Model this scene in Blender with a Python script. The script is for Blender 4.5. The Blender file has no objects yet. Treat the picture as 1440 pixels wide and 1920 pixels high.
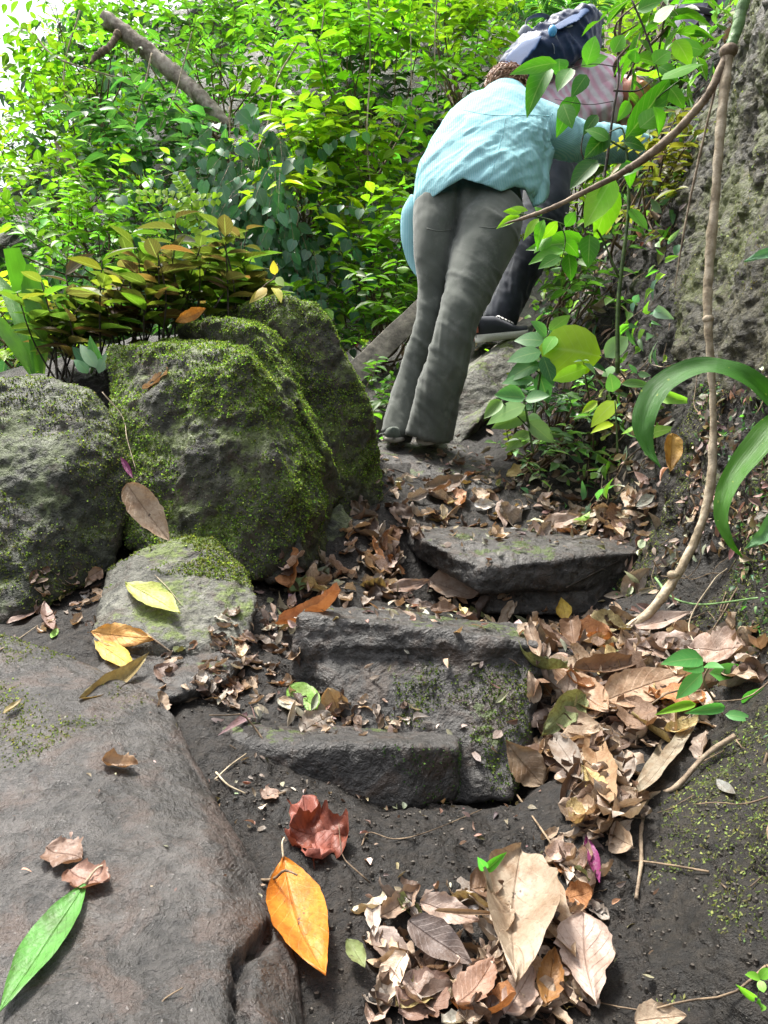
import bpy, bmesh, math, random
import numpy as np
from mathutils import Vector
from mathutils.bvhtree import BVHTree
C = bpy.context.scene
COL = C.collection
rng = np.random.default_rng(7)
random.seed(7)
# ------------------------------------------------------------------ camera, sky, sun, exposure
F = 1450.0
cam = bpy.data.cameras.new('camera'); camo = bpy.data.objects.new('camera', cam); COL.objects.link(camo)
camo.location = (0, 0, 0); camo.rotation_euler = (math.radians(90), 0, 0)
cam.sensor_fit = 'VERTICAL'; cam.sensor_height = 24; cam.lens = 24 * F / 1920
cam.clip_start = 0.02; cam.clip_end = 500
C.camera = camo
SUN_EL, SUN_AZ = math.radians(70), math.radians(-58)      # azimuth from +y towards -x
world = bpy.data.worlds.new("World"); C.world = world; world.use_nodes = True
wn = world.node_tree; wn.nodes.clear()
wo = wn.nodes.new('ShaderNodeOutputWorld'); wb = wn.nodes.new('ShaderNodeBackground')
sky = wn.nodes.new('ShaderNodeTexSky'); sky.sky_type = 'NISHITA'; sky.sun_disc = False
sky.sun_elevation = SUN_EL; sky.sun_rotation = SUN_AZ
sky.air_density = 1.0; sky.dust_density = 6.0; sky.ozone_density = 0.6
hs = wn.nodes.new('ShaderNodeHueSaturation'); hs.inputs['Saturation'].default_value = 0.35
wn.links.new(sky.outputs[0], hs.inputs['Color']); wn.links.new(hs.outputs[0], wb.inputs[0])
wb.inputs[1].default_value = 0.15
wn.links.new(wb.outputs[0], wo.inputs[0])
sl = bpy.data.lights.new('sun', 'SUN'); sl.energy = 3.0; sl.angle = math.radians(9); sl.color = (1, .96, .88)
so = bpy.data.objects.new('sun', sl); COL.objects.link(so)
sd = Vector((math.sin(SUN_AZ) * math.cos(SUN_EL), math.cos(SUN_AZ) * math.cos(SUN_EL), math.sin(SUN_EL)))
so.rotation_euler = sd.to_track_quat('Z', 'Y').to_euler(); so.location = (0, 0, 12)
C.view_settings.view_transform = 'Standard'; C.view_settings.look = 'None'
C.view_settings.exposure = 1.42; C.view_settings.gamma = 1.0
C.cycles.max_bounces = 6; C.cycles.transparent_max_bounces = 4
# ------------------------------------------------------------------ numpy helpers
def P(px, py, Y):                                         # a point Y metres ahead, seen at px, py
    return np.array(((px - 720) / F * Y, Y, (960 - py) / F * Y))
def _h(ix, iy, iz, s):
    h = (ix.astype(np.int64) * 374761393 + iy.astype(np.int64) * 668265263 + iz.astype(np.int64) * 2147483647 + s * 974711) & 0xffffffff
    h = ((h ^ (h >> 13)) * 1274126177) & 0xffffffff
    h = ((h ^ (h >> 16)) * 2246822519) & 0xffffffff
    return ((h ^ (h >> 15)) & 0xffffff) / 0x7fffff - 1.0
def vnoise(p, s=0):
    i = np.floor(p); f = p - i; f = f * f * f * (f * (f * 6 - 15) + 10)
    x, y, z = i[:, 0], i[:, 1], i[:, 2]; r = 0
    for a in (0, 1):
        for b in (0, 1):
            for c in (0, 1):
                w = (f[:, 0] if a else 1 - f[:, 0]) * (f[:, 1] if b else 1 - f[:, 1]) * (f[:, 2] if c else 1 - f[:, 2])
                r = r + w * _h(x + a, y + b, z + c, s)
    return r
ROT = np.array([[.8, .36, -.48], [-.6, .48, -.64], [0, .8, .6]])
def fbm(p, freq, octv=5, s=0, gain=.5, ridged=False):
    p = np.asarray(p, float) * freq; a = 1.0; r = 0; t = 0
    for k in range(octv):
        n = vnoise(p, s + k)
        if ridged: n = 1 - 2 * np.abs(n)
        r = r + a * n; t += a; a *= gain; p = (p @ ROT) * 2.03 + 11.3
    return r / t
class RBF:                                                # linear-kernel surface through control points
    def __init__(s, X, v, k=1e-3):
        s.X = np.array(X, float); n = len(s.X); d = s.X.shape[1]
        A = np.zeros((n + d + 1,) * 2); A[:n, :n] = s.k(s.X) - k * np.eye(n)
        Q = np.hstack([np.ones((n, 1)), s.X]); A[:n, n:] = Q; A[n:, :n] = Q.T
        s.w = np.linalg.solve(A, np.concatenate([v, np.zeros(d + 1)]))
    def k(s, Z):
        return np.sqrt(((Z[:, None, :] - s.X[None]) ** 2).sum(-1) + .0016)
    def __call__(s, Z):
        out = np.empty(len(Z))
        for i in range(0, len(Z), 20000):
            z = Z[i:i + 20000]; out[i:i + 20000] = s.k(z) @ s.w[:len(s.X)] + s.w[len(s.X)] + z @ s.w[len(s.X) + 1:]
        return out
def norm(v):
    v = np.asarray(v, float); return v / np.maximum(np.linalg.norm(v, axis=-1, keepdims=True), 1e-9)
def catmull(pts, m):
    p = np.asarray(pts, float); n = len(p)
    if n < 3:
        t = np.linspace(0, 1, m)[:, None]; return p[0] * (1 - t) + p[-1] * t
    q = np.vstack([2 * p[0] - p[1], p, 2 * p[-1] - p[-2]]); u = np.linspace(0, n - 1 - 1e-6, m); i = u.astype(int); t = (u - i)[:, None]
    a, b, c, d = q[i], q[i + 1], q[i + 2], q[i + 3]
    return .5 * (2 * b + (c - a) * t + (2 * a - 5 * b + 4 * c - d) * t ** 2 + (3 * b - a - 3 * c + d) * t ** 3)
# ------------------------------------------------------------------ object helpers
def tag(o, label=None, cat=None, group=None, kind=None):
    if label: o['label'] = label
    if cat: o['category'] = cat
    if group: o['group'] = group
    if kind: o['kind'] = kind
    return o
def link(name, me, mat=None, parent=None):
    o = bpy.data.objects.new(name, me); COL.objects.link(o)
    if mat is not None and me is not None and not me.materials: me.materials.append(mat)
    if parent is not None: o.parent = parent
    return o
def empty(name, loc=(0, 0, 0)):
    o = bpy.data.objects.new(name, None); COL.objects.link(o); o.empty_display_size = .05
    return o
def rawmesh(name, V, Fq, uv=None, tint=None, smooth=True):  # Fq: (n,k) polygons or list of such arrays
    V = np.asarray(V, np.float32); me = bpy.data.meshes.new(name)
    Fs = Fq if isinstance(Fq, list) else [Fq]; Fs = [np.asarray(f, np.int32) for f in Fs if len(f)]
    me.vertices.add(len(V)); me.vertices.foreach_set('co', V.ravel())
    loops = np.concatenate([f.ravel() for f in Fs]); tot = np.concatenate([np.full(len(f), f.shape[1], np.int32) for f in Fs])
    me.loops.add(len(loops)); me.loops.foreach_set('vertex_index', loops)
    me.polygons.add(len(tot)); me.polygons.foreach_set('loop_start', np.concatenate([[0], np.cumsum(tot)[:-1]]).astype(np.int32))
    me.update(calc_edges=True)
    if smooth: me.polygons.foreach_set('use_smooth', np.ones(len(tot), bool))
    if uv is not None:
        l = me.uv_layers.new(name='UVMap'); l.data.foreach_set('uv', np.asarray(uv, np.float32)[loops].ravel())
    if tint is not None:
        a = me.attributes.new('tint', 'FLOAT_COLOR', 'POINT')
        a.data.foreach_set('color', np.hstack([tint, np.ones((len(tint), 1))]).astype(np.float32).ravel())
    me.validate(); return me
def grid_faces(n, m, wrap=False):
    i = np.arange(n - 1)[:, None]; j = np.arange(m if wrap else m - 1)[None]; j2 = (j + 1) % m
    return np.stack([i * m + j, i * m + j2, (i + 1) * m + j2, (i + 1) * m + j], -1).reshape(-1, 4)
def frames(T, side=None):
    T = norm(T); n = len(T)
    if side is not None:
        S = np.tile(np.asarray(side, float), (n, 1)); S = norm(S - (S * T).sum(1)[:, None] * T)
        return S, np.cross(T, S)
    r = np.array([.13, .2, 1.]) if abs(T[0, 2]) < .9 else np.array([1., .2, .1])
    S = np.empty((n, 3))
    for i in range(n):
        r = r - r.dot(T[i]) * T[i]; r = r / max(np.linalg.norm(r), 1e-9); S[i] = r
    return S, np.cross(T, S)
def tube_arr(pts, rad, seg=8, m=None, side=None, flat=None, closed=True, wob=0):
    pts = np.asarray(pts, float); rad = np.atleast_1d(np.asarray(rad, float))
    if len(rad) == 1: rad = np.full(len(pts), rad[0])
    m = m or max(2, (len(pts) - 1) * 6); c = catmull(pts, m)
    r = np.interp(np.linspace(0, 1, m), np.linspace(0, 1, len(rad)), rad)
    f = np.ones(m) if flat is None else np.interp(np.linspace(0, 1, m), np.linspace(0, 1, len(np.atleast_1d(flat))), np.atleast_1d(flat))
    T = np.gradient(c, axis=0); S, B = frames(T, side); a = np.linspace(0, 2 * math.pi, seg, endpoint=False)
    if wob: r = r * (1 + wob * vnoise(np.c_[np.arange(m) * .35, np.full(m, pts[0][0] * 31), np.zeros(m)]))
    V = c[:, None] + (S[:, None] * np.cos(a)[None, :, None] + B[:, None] * (np.sin(a)[None, :, None] * f[:, None, None])) * r[:, None, None]
    V = V.reshape(-1, 3); Q = grid_faces(m, seg, True); out = [Q]
    if closed:
        n0 = len(V); V = np.vstack([V, c[0], c[-1]]); j = np.arange(seg); k = (j + 1) % seg
        out.append(np.stack([np.full(seg, n0), k, j], -1)); out.append(np.stack([np.full(seg, n0 + 1), (m - 1) * seg + j, (m - 1) * seg + k], -1))
    return V, out
def merge(parts):
    V = []; F4 = []; F3 = []; n = 0
    for v, fs in parts:
        V.append(v)
        for f in fs: (F4 if f.shape[1] == 4 else F3).append(f + n)
        n += len(v)
    return np.vstack(V), [np.vstack(x) for x in (F4, F3) if x]
def tubes(name, specs, mat, parent=None, **kw):
    parts = [tube_arr(s[0], s[1], **{**kw, **(s[2] if len(s) > 2 else {})}) for s in specs]
    V, Fs = merge(parts); return link(name, rawmesh(name, V, Fs), mat, parent)
def ellipsoid(c, r, R=None, seg=20, ring=12):
    th = np.linspace(0, math.pi, ring + 1)[1:-1]; a = np.linspace(0, 2 * math.pi, seg, endpoint=False)
    V = np.stack([np.sin(th)[:, None] * np.cos(a), np.sin(th)[:, None] * np.sin(a), np.repeat(np.cos(th)[:, None], seg, 1)], -1).reshape(-1, 3)
    V = np.vstack([V, [0, 0, 1], [0, 0, -1]]) * np.asarray(r, float)
    if R is not None: V = V @ np.asarray(R).T
    n = (ring - 1) * seg; j = np.arange(seg); k = (j + 1) % seg
    return V + np.asarray(c, float), [grid_faces(ring - 1, seg, True), np.stack([np.full(seg, n), j, k], -1), np.stack([np.full(seg, n + 1), n - seg + k, n - seg + j], -1)]
def smooth_np(V, E, it, w=.5):
    for _ in range(it):
        acc = np.zeros_like(V); cnt = np.zeros(len(V))
        for k in range(3):
            acc[:, k] = np.bincount(E[:, 0], V[E[:, 1], k], len(V)) + np.bincount(E[:, 1], V[E[:, 0], k], len(V))
        cnt = np.bincount(E.ravel(), minlength=len(V)); V = V * (1 - w) + w * acc / np.maximum(cnt, 1)[:, None]
    return V
def getV(me):
    V = np.empty(len(me.vertices) * 3, np.float32); me.vertices.foreach_get('co', V); return V.reshape(-1, 3).astype(float)
def setV(me, V):
    me.vertices.foreach_set('co', np.asarray(V, np.float32).ravel()); me.update()
def getE(me):
    E = np.empty(len(me.edges) * 2, np.int32); me.edges.foreach_get('vertices', E); return E.reshape(-1, 2)
def getN(me):
    N = np.empty(len(me.vertices) * 3, np.float32); me.vertex_normals.foreach_get('vector', N); return N.reshape(-1, 3).astype(float)
def union_mesh(name, parts, voxel, smooth=4):              # overlapping shells grown into one continuous skin
    V, Fs = merge(parts); me = rawmesh(name + '_raw', V, Fs); o = bpy.data.objects.new(name, me); COL.objects.link(o)
    md = o.modifiers.new('r', 'REMESH'); md.mode = 'VOXEL'; md.voxel_size = voxel
    dg = bpy.context.evaluated_depsgraph_get(); dg.update()
    m2 = bpy.data.meshes.new_from_object(o.evaluated_get(dg)); bpy.data.objects.remove(o); bpy.data.meshes.remove(me); m2.name = name
    if smooth: setV(m2, smooth_np(getV(m2), getE(m2), smooth))
    m2.polygons.foreach_set('use_smooth', np.ones(len(m2.polygons), bool)); return m2
def hull_arr(pts):
    bm = bmesh.new(); vs = [bm.verts.new(tuple(p)) for p in pts]
    r = bmesh.ops.convex_hull(bm, input=vs); dele = list({g for g in r['geom_interior'] + r['geom_unused'] if isinstance(g, bmesh.types.BMVert)})
    if dele: bmesh.ops.delete(bm, geom=dele, context='VERTS')
    bmesh.ops.triangulate(bm, faces=bm.faces[:]); bm.verts.index_update()
    V = np.array([v.co[:] for v in bm.verts]); Fq = np.array([[v.index for v in f.verts] for f in bm.faces], np.int32); bm.free(); return V, [Fq]
# ------------------------------------------------------------------ material helpers
class NT:
    def __init__(s, name):
        s.m = bpy.data.materials.new(name); s.m.use_nodes = True; s.t = s.m.node_tree; s.t.nodes.clear()
        s.out = s.n('ShaderNodeOutputMaterial'); s.tc = s.n('ShaderNodeTexCoord')
    def n(s, t, **kw):
        x = s.t.nodes.new(t)
        for k, v in kw.items():
            if k in x.inputs.keys(): x.inputs[k].default_value = v
            else: setattr(x, k, v)
        return x
    def l(s, a, b): s.t.links.new(a, b)
    def noise(s, scale, detail=6, rough=.55, vec=None, dist=0):
        x = s.n('ShaderNodeTexNoise'); x.inputs['Scale'].default_value = scale; x.inputs['Detail'].default_value = detail
        x.inputs['Roughness'].default_value = rough; x.inputs['Distortion'].default_value = dist
        s.l(vec or s.tc.outputs['Object'], x.inputs['Vector']); return x.outputs['Fac']
    def ramp(s, fac, stops):
        r = s.n('ShaderNodeValToRGB'); e = r.color_ramp.elements
        while len(e) < len(stops): e.new(.5)
        for el, (p, c) in zip(e, stops):
            el.position = p; el.color = (c, c, c, 1) if not hasattr(c, '__len__') else (*c, 1)
        s.l(fac, r.inputs[0]); return r.outputs[0]
    def mix(s, f, a, b, mode='MIX'):
        x = s.n('ShaderNodeMix', data_type='RGBA', blend_type=mode)
        for sock, v in ((x.inputs[0], f), (x.inputs[6], a), (x.inputs[7], b)):
            if isinstance(v, bpy.types.NodeSocket): s.l(v, sock)
            elif hasattr(v, '__len__'): sock.default_value = (*v, 1)
            else: sock.default_value = v
        return x.outputs[2]
    def math(s, op, a, b=0.0, c=0.0):
        x = s.n('ShaderNodeMath', operation=op)
        for sock, v in zip(x.inputs, (a, b, c)):
            if isinstance(v, bpy.types.NodeSocket): s.l(v, sock)
            else: sock.default_value = v
        return x.outputs[0]
    def bump(s, h, strength=.5, dist=.01, prev=None):
        b = s.n('ShaderNodeBump'); b.inputs['Strength'].default_value = strength; b.inputs['Distance'].default_value = dist
        s.l(h, b.inputs['Height'])
        if prev is not None: s.l(prev, b.inputs['Normal'])
        return b.outputs[0]
    def surf(s, color, rough=.6, normal=None, spec=.4, trans=None, tfac=0.4, sheen=0):
        b = s.n('ShaderNodeBsdfPrincipled')
        for nm, v in (('Base Color', color), ('Roughness', rough)):
            if isinstance(v, bpy.types.NodeSocket): s.l(v, b.inputs[nm])
            elif hasattr(v, '__len__'): b.inputs[nm].default_value = (*v, 1)
            else: b.inputs[nm].default_value = v
        b.inputs['Specular IOR Level'].default_value = spec
        if sheen: b.inputs['Sheen Weight'].default_value = sheen
        if normal is not None: s.l(normal, b.inputs['Normal'])
        if trans is not None:
            t = s.n('ShaderNodeBsdfTranslucent'); mx = s.n('ShaderNodeMixShader'); mx.inputs[0].default_value = tfac
            if isinstance(trans, bpy.types.NodeSocket): s.l(trans, t.inputs[0])
            else: t.inputs[0].default_value = (*trans, 1)
            if normal is not None: s.l(normal, t.inputs['Normal'])
            s.l(b.outputs[0], mx.inputs[1]); s.l(t.outputs[0], mx.inputs[2]); s.l(mx.outputs[0], s.out.inputs[0])
        else: s.l(b.outputs[0], s.out.inputs[0])
        return s.m
def sepz(t, sock):
    g = t.n('ShaderNodeSeparateXYZ'); t.l(sock, g.inputs[0]); return g.outputs
def mat_rock(name, dark, mid, light, moss=None, moss_amt=.5, rough=.55, scale=1.0, brown=(.06, .04, .028)):
    t = NT(name); n1 = t.noise(5 * scale, 8, .6); n2 = t.noise(38 * scale, 8, .65); n3 = t.noise(160, 4, .6); n4 = t.noise(14 * scale, 6, .7, dist=.6)
    c = t.ramp(n1, [(.3, dark), (.52, mid), (.75, light)])
    c = t.mix(t.ramp(n2, [(.35, 1.), (.6, 0.)]), c, tuple(x * .45 for x in dark)); c = t.mix(t.ramp(n4, [(.5, 0.), (.62, .7)]), c, brown)
    c = t.mix(t.ramp(n3, [(.66, 0.), (.72, .65)]), c, tuple(min(1, x * 2.2 + .05) for x in light))
    if moss is not None:
        geo = t.n('ShaderNodeNewGeometry'); z = sepz(t, geo.outputs['Normal'])[2]
        mk = t.math('ADD', t.math('MULTIPLY', z, .25), t.noise(7 * scale, 7, .65)); mk = t.math('ADD', mk, t.math('MULTIPLY', t.noise(60, 4), .35))
        mk = t.ramp(mk, [(1.03 - moss_amt * .35, 0.), (1.12 - moss_amt * .35, 1.)])
        mc = t.ramp(t.noise(90, 5, .7), [(.3, tuple(x * .35 for x in moss)), (.55, moss), (.75, tuple(min(1, x * 1.7) for x in moss))]); c = t.mix(mk, c, mc)
    r = t.ramp(t.noise(11 * scale, 5), [(.3, rough - .17), (.7, rough + .22)])
    vo = t.n('ShaderNodeTexVoronoi'); vo.inputs['Scale'].default_value = 70; t.l(t.tc.outputs['Object'], vo.inputs['Vector']); b = t.bump(n2, .9, .016); b = t.bump(n3, .7, .005, b); b = t.bump(n4, .8, .018, b); b = t.bump(t.ramp(vo.outputs['Distance'], [(.0, 0.), (.35, 1.)]), .35, .004, b)
    return t.surf(c, r, b, .5)
M = {}
M['slab'] = mat_rock('wet_grey_stone', (.032, .030, .028), (.064, .060, .056), (.15, .144, .136), moss=(.06, .085, .02), moss_amt=.12, rough=.42)
M['slab_red'] = mat_rock('worn_stone', (.026, .024, .022), (.055, .050, .046), (.105, .096, .09), moss=(.10, .12, .03), moss_amt=-.1, rough=.36, scale=.8, brown=(.075, .052, .042))
M['mossrock'] = mat_rock('mossy_boulder_stone', (.030, .031, .018), (.058, .062, .034), (.125, .13, .08), moss=(.095, .125, .03), moss_amt=.9, rough=.6)
M['darkrock'] = mat_rock('dark_boulder_stone', (.020, .023, .013), (.036, .042, .023), (.095, .11, .065), moss=(.075, .095, .035), moss_amt=.7, rough=.6)
M['greyrock'] = mat_rock('grey_boulder_stone', (.09, .09, .075), (.15, .15, .12), (.22, .22, .18), moss=(.11, .15, .03), moss_amt=.42, rough=.6)
def mat_soil(name, a, b, c2, moss=None, amt=.3):
    t = NT(name); n1 = t.noise(9, 8, .65); n2 = t.noise(55, 8, .7); n3 = t.noise(230, 3, .6)
    c = t.ramp(n1, [(.3, a), (.55, b), (.8, c2)]); c = t.mix(t.ramp(n2, [(.4, 1.), (.6, 0.)]), c, tuple(x * .4 for x in a))
    c = t.mix(t.ramp(n3, [(.7, 0.), (.74, .9)]), c, (.42, .38, .32))
    if moss is not None:
        mk = t.math('ADD', t.noise(4, 7, .65), t.math('MULTIPLY', t.noise(50, 4), .3)); mk = t.ramp(mk, [(.92 - amt * .4, 0.), (1.0 - amt * .4, .9)])
        c = t.mix(mk, c, t.ramp(t.noise(100, 5, .7), [(.3, tuple(x * .3 for x in moss)), (.7, moss)]))
    vo = t.n('ShaderNodeTexVoronoi'); vo.inputs['Scale'].default_value = 95; t.l(t.tc.outputs['Object'], vo.inputs['Vector']); bb = t.bump(n2, .8, .02); bb = t.bump(n3, .6, .005, bb); bb = t.bump(vo.outputs['Distance'], -.5, .005, bb); bb = t.bump(t.noise(20, 6, .7), .8, .03, bb); return t.surf(c, t.ramp(n1, [(.3, .45), (.7, .8)]), bb, .45)
M['soil'] = mat_soil('damp_dark_soil', (.010, .0072, .005), (.022, .0165, .012), (.055, .043, .033))
M['bank'] = mat_soil('bank_soil', (.011, .0085, .0055), (.022, .0168, .011), (.055, .044, .028), moss=(.10, .12, .035), amt=.45)
M['tufa'] = mat_soil('rough_bark', (.04, .036, .02), (.085, .078, .042), (.17, .155, .09), moss=(.12, .14, .035), amt=.75)
M['hill'] = mat_soil('leafy_slope_soil', (.02, .03, .01), (.035, .05, .015), (.06, .08, .02))
tg = NT('grit'); M['grit'] = tg.surf(tg.ramp(tg.noise(60, 3), [(.3, (.03, .025, .02)), (.6, (.075, .065, .055)), (.75, (.2, .18, .15))]), .7, None, .3)
# foliage: colour comes from each leaf's own tint
def mat_leaf(name, rough=.46, tfac=.45, spec=.35, vein=.3):
    t = NT(name); a = t.n('ShaderNodeAttribute', attribute_name='tint'); uv = t.n('ShaderNodeUVMap'); u, v, _ = sepz(t, uv.outputs[0])
    av = t.math('ABSOLUTE', t.math('SUBTRACT', v, .5))
    rib = t.ramp(av, [(.0, 1.), (.045, 0.)]); sidev = t.math('FRACT', t.math('SUBTRACT', t.math('MULTIPLY', u, 7.), t.math('MULTIPLY', av, 4.)))
    sv = t.ramp(sidev, [(.0, .8), (.13, 0.)]); vm = t.math('MAXIMUM', rib, t.math('MULTIPLY', sv, .6))
    base = t.mix(t.math('MULTIPLY', vm, vein), a.outputs[0], (.5, .6, .25)); base = t.mix(t.ramp(t.noise(25, 3), [(.4, 0.), (.7, .3)]), base, t.mix(.5, base, (.02, .05, .01)))
    tr = t.mix(1.0, base, (1.45, 1.7, .75), 'MULTIPLY'); b = t.bump(vm, -.35, .003)
    return t.surf(base, rough, b, spec, tr, tfac)
M['leaf'] = mat_leaf('green_leaf'); M['gloss'] = mat_leaf('waxy_leaf', .34, .2, .6, .15); M['mossleaf'] = mat_leaf('moss_tuft', .7, .35, .2, 0.)
def mat_dead(name, attr=False, trans=.18):
    t = NT(name); uv = t.n('ShaderNodeUVMap'); u, v, _ = sepz(t, uv.outputs[0])
    if attr: col = t.n('ShaderNodeAttribute', attribute_name='tint').outputs[0]
    else: col = t.n('ShaderNodeObjectInfo').outputs['Color']
    av = t.math('ABSOLUTE', t.math('SUBTRACT', v, .5)); rib = t.ramp(av, [(.0, 1.), (.03, 0.)])
    sidev = t.math('FRACT', t.math('SUBTRACT', t.math('MULTIPLY', u, 8.5), t.math('MULTIPLY', av, 4.5))); sv = t.ramp(sidev, [(.0, 1.), (.1, 0.)]); vm = t.math('MAXIMUM', rib, t.math('MULTIPLY', sv, .5))
    n = t.noise(22, 6, .65); n2 = t.noise(140, 4, .7); n3 = t.noise(55, 3, .5)
    c = t.mix(t.ramp(n, [(.42, 0.), (.66, .75)]), col, t.mix(1., col, (.5, .36, .25), 'MULTIPLY')); c = t.mix(t.ramp(n2, [(.3, .6), (.5, 0.)]), c, t.mix(1., c, (.55, .45, .4), 'MULTIPLY'))
    c = t.mix(t.ramp(n3, [(.7, 0.), (.74, .85)]), c, (.05, .03, .02)); c = t.mix(t.math('MULTIPLY', vm, .45), c, t.mix(1., c, (.45, .33, .27), 'MULTIPLY'))
    b = t.bump(vm, .5, .003); b = t.bump(n2, .35, .003, b); b = t.bump(t.noise(60, 4), .4, .006, b)
    return t.surf(c, .5, b, .4, t.mix(1., c, (1.5, 1.2, .8), 'MULTIPLY'), trans)
M['dead'] = mat_dead('dry_leaf'); M['litter'] = mat_dead('leaf_litter', True, .12)
def mat_bark(name, a, b, rough=.75, sc=40):
    t = NT(name); n0 = t.noise(sc * .35, 6, .7); n = t.math('MULTIPLY_ADD', n0, .5, t.math('MULTIPLY', t.noise(sc, 7, .65), .5)); n2 = t.noise(sc * 5, 4); c = t.ramp(n, [(.38, tuple(x * .55 for x in a)), (.46, a), (.6, b)]); bb = t.bump(n, .9, .008); bb = t.bump(n2, .4, .002, bb); return t.surf(c, rough, bb, .3)
M['stem'] = mat_bark('green_stem', (.03, .06, .012), (.08, .13, .03), .5); M['twig'] = mat_bark('dry_twig', (.10, .07, .045), (.26, .19, .12))
M['vine'] = mat_bark('pale_vine_bark', (.30, .24, .16), (.55, .47, .35)); M['vinebrown'] = mat_bark('brown_vine_bark', (.15, .11, .075), (.34, .27, .19))
M['greenvine'] = mat_bark('green_vine_bark', (.12, .22, .08), (.2, .34, .13), .5); M['log'] = mat_bark('log_bark', (.16, .13, .10), (.42, .37, .31), .8, 18)
M['darkstem'] = mat_bark('dark_stem', (.03, .025, .02), (.08, .06, .045)); M['plank'] = mat_bark('weathered_wood', (.12, .11, .09), (.26, .24, .19), .75, 25)
# ------------------------------------------------------------------ ground
def ctrl(L): A = np.array([P(*c) for c in L]); return A
G = ctrl([(100,1215,1.6),(0,1330,1.45),(300,1290,1.52),(400,1310,1.48),(430,1420,1.3),(480,1570,1.12),(620,1570,1.14),(650,1700,1.0),(640,1900,.86),(900,1900,.87),
 (900,1680,1.04),(800,1530,1.22),(1080,1900,.9),(600,1350,1.47),(480,1260,1.62),(450,1190,1.76),(510,1170,1.85),(600,1095,2.05),(700,1010,2.3),(735,960,2.5),
 (850,1140,2.0),(960,1165,1.92),(1050,1190,1.85),(1040,1320,1.5),(1030,1480,1.3),(1000,1600,1.15),(1150,1290,1.58),(1250,1230,1.7),(1350,1280,1.6),(1200,1480,1.27),(1150,1120,2.05),
 (850,985,2.6),(1000,975,2.6),(1130,985,2.5),(740,900,2.85),(900,930,2.8),(780,850,3.15),(880,850,3.15),(700,850,3.2),(700,820,3.5),(800,790,3.6),(900,720,3.7),(950,660,4.05),
 (1020,600,4.4),(1050,450,5.2),(1150,400,5.2),(1100,250,6.5),(150,720,2.5),(300,680,2.7),(450,640,2.95),(0,700,2.8),(600,700,3.4),(0,1000,2.1),(200,1080,1.95),(350,1090,1.95),(550,1060,2.2),(650,960,2.55),
 (-200,1500,1.2),(0,1920,.72),(300,1920,.76),(-300,1920,.8),(-500,1000,2.2)])
GX = [(.10, 2.15, -.29), (.3, 2.14, -.34), (.45, 2.16, -.34), (.6, 2.14, -.32), (.3, 1.98, -.30), (.5, 1.98, -.30), (.05, 2.3, -.25), (.13, 1.45, -.52), (.26, 1.42, -.51), (.04, 1.42, -.51), (-3, 2.5, .55), (-3, 5, .45), (-1, 5, .5), (.3, 5.2, 1.1), (-3, 8, .8), (0, 8, 1.6), (3, 8, 3), (-2.5, .6, -.35), (-.5, .25, -.62), (.2, .3, -.72), (1, 3, .2), (1.4, 2, -.05), (1, 1, -.4), (2, .5, -.4), (2.5, 3, .4)]
GA = np.vstack([G, GX]); ground_f = RBF(GA[:, :2], GA[:, 2], 2e-3)
def build_ground():
    ys = np.concatenate([np.linspace(.2, .7, 40), np.linspace(.705, 1.9, 240), np.linspace(1.91, 3.6, 200), np.linspace(3.62, 10, 90), [14, 25, 60, 140]]); xs = np.concatenate([[-120, -40, -12, -6], np.linspace(-3.2, -1.0, 60), np.linspace(-.985, -.4, 70), np.linspace(-.394, .75, 230), np.linspace(.76, 1.2, 50), np.linspace(1.23, 3.2, 40), [6, 12, 40, 120]])
    X, Y = np.meshgrid(xs, ys); p = np.c_[X.ravel(), Y.ravel()]; q = np.clip(p, [-3.2, .2], [3.2, 9]); z = ground_f(q)
    p3 = np.c_[p, np.zeros(len(p))]; w = np.clip((p[:, 1] - .2) * 3, .3, 1)
    z += .03 * fbm(p3, 2.5, 4, 3) + .016 * fbm(p3, 11, 4, 5) + .012 * fbm(p3, 22, 4, 9, .5) * w + .006 * fbm(p3, 55, 3, 12, .5, True) * w * np.clip(.6 + fbm(p3, 5, 2, 14), .1, 1.3)
    ins = np.clip((.9 - np.hypot((p[:, 0] + .62) / .52, (p[:, 1] - .95) / .5)) * 3, 0, 1); z -= .16 * ins * (p[:, 1] < 1.7)
    return link('ground', rawmesh('ground', np.c_[p, z], grid_faces(len(ys), len(xs))), M['soil'])
ground = tag(build_ground(), kind='structure')
B_ = ctrl([(1125,1915,.92),(1130,1700,1.08),(1140,1580,1.22),(1440,1700,.92),(1440,1900,.84),(1440,1500,1.1),(1440,1300,1.35),(1440,1100,1.55),(1440,900,1.7),(1440,600,1.85),(1440,200,2.0),(1440,0,2.05),
 (1280,1500,1.22),(1250,1700,1.03),(1320,1320,1.5),(1380,1230,1.6),(1260,1130,1.92),(1330,1050,1.9),(1215,1000,2.25),(1300,850,2.1),(1300,700,2.2),(1270,500,2.5),(1362,300,2.4),(1402,50,2.4),(1418,-60,2.45),(1360,900,1.9),(1380,600,2.05),
 (1200,700,2.7),(1150,800,2.75),(1100,880,2.8),(1030,920,2.85),(980,870,3.1),(1060,780,3.05),(1130,650,3.1),(1210,520,3.0),(1250,380,2.95),(1350,180,2.9),(1400,50,3.0),
 (1000,720,3.5),(1060,600,3.7),(1110,480,3.9),(1170,380,4.0),(1240,270,3.8),(1300,150,3.9),(1350,40,4.0),(1150,330,4.8),(1220,240,5),(1300,120,5.2),(1180,1100,2.2),(1200,900,2.45)])
BX = [(.3, .2, -.75), (.6, .3, -.3), (1.0, .4, .6), (.35, 1.0, -.75), (.6, 2.4, -.6), (.5, 3.2, -.3), (1.2, 6.5, 2.2), (2.2, 6.5, 3.2), (.9, 1.2, 1.0)]
BA = np.vstack([B_, BX]); bank_f = RBF(BA[:, 1:], BA[:, 0], 2e-3)
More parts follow.
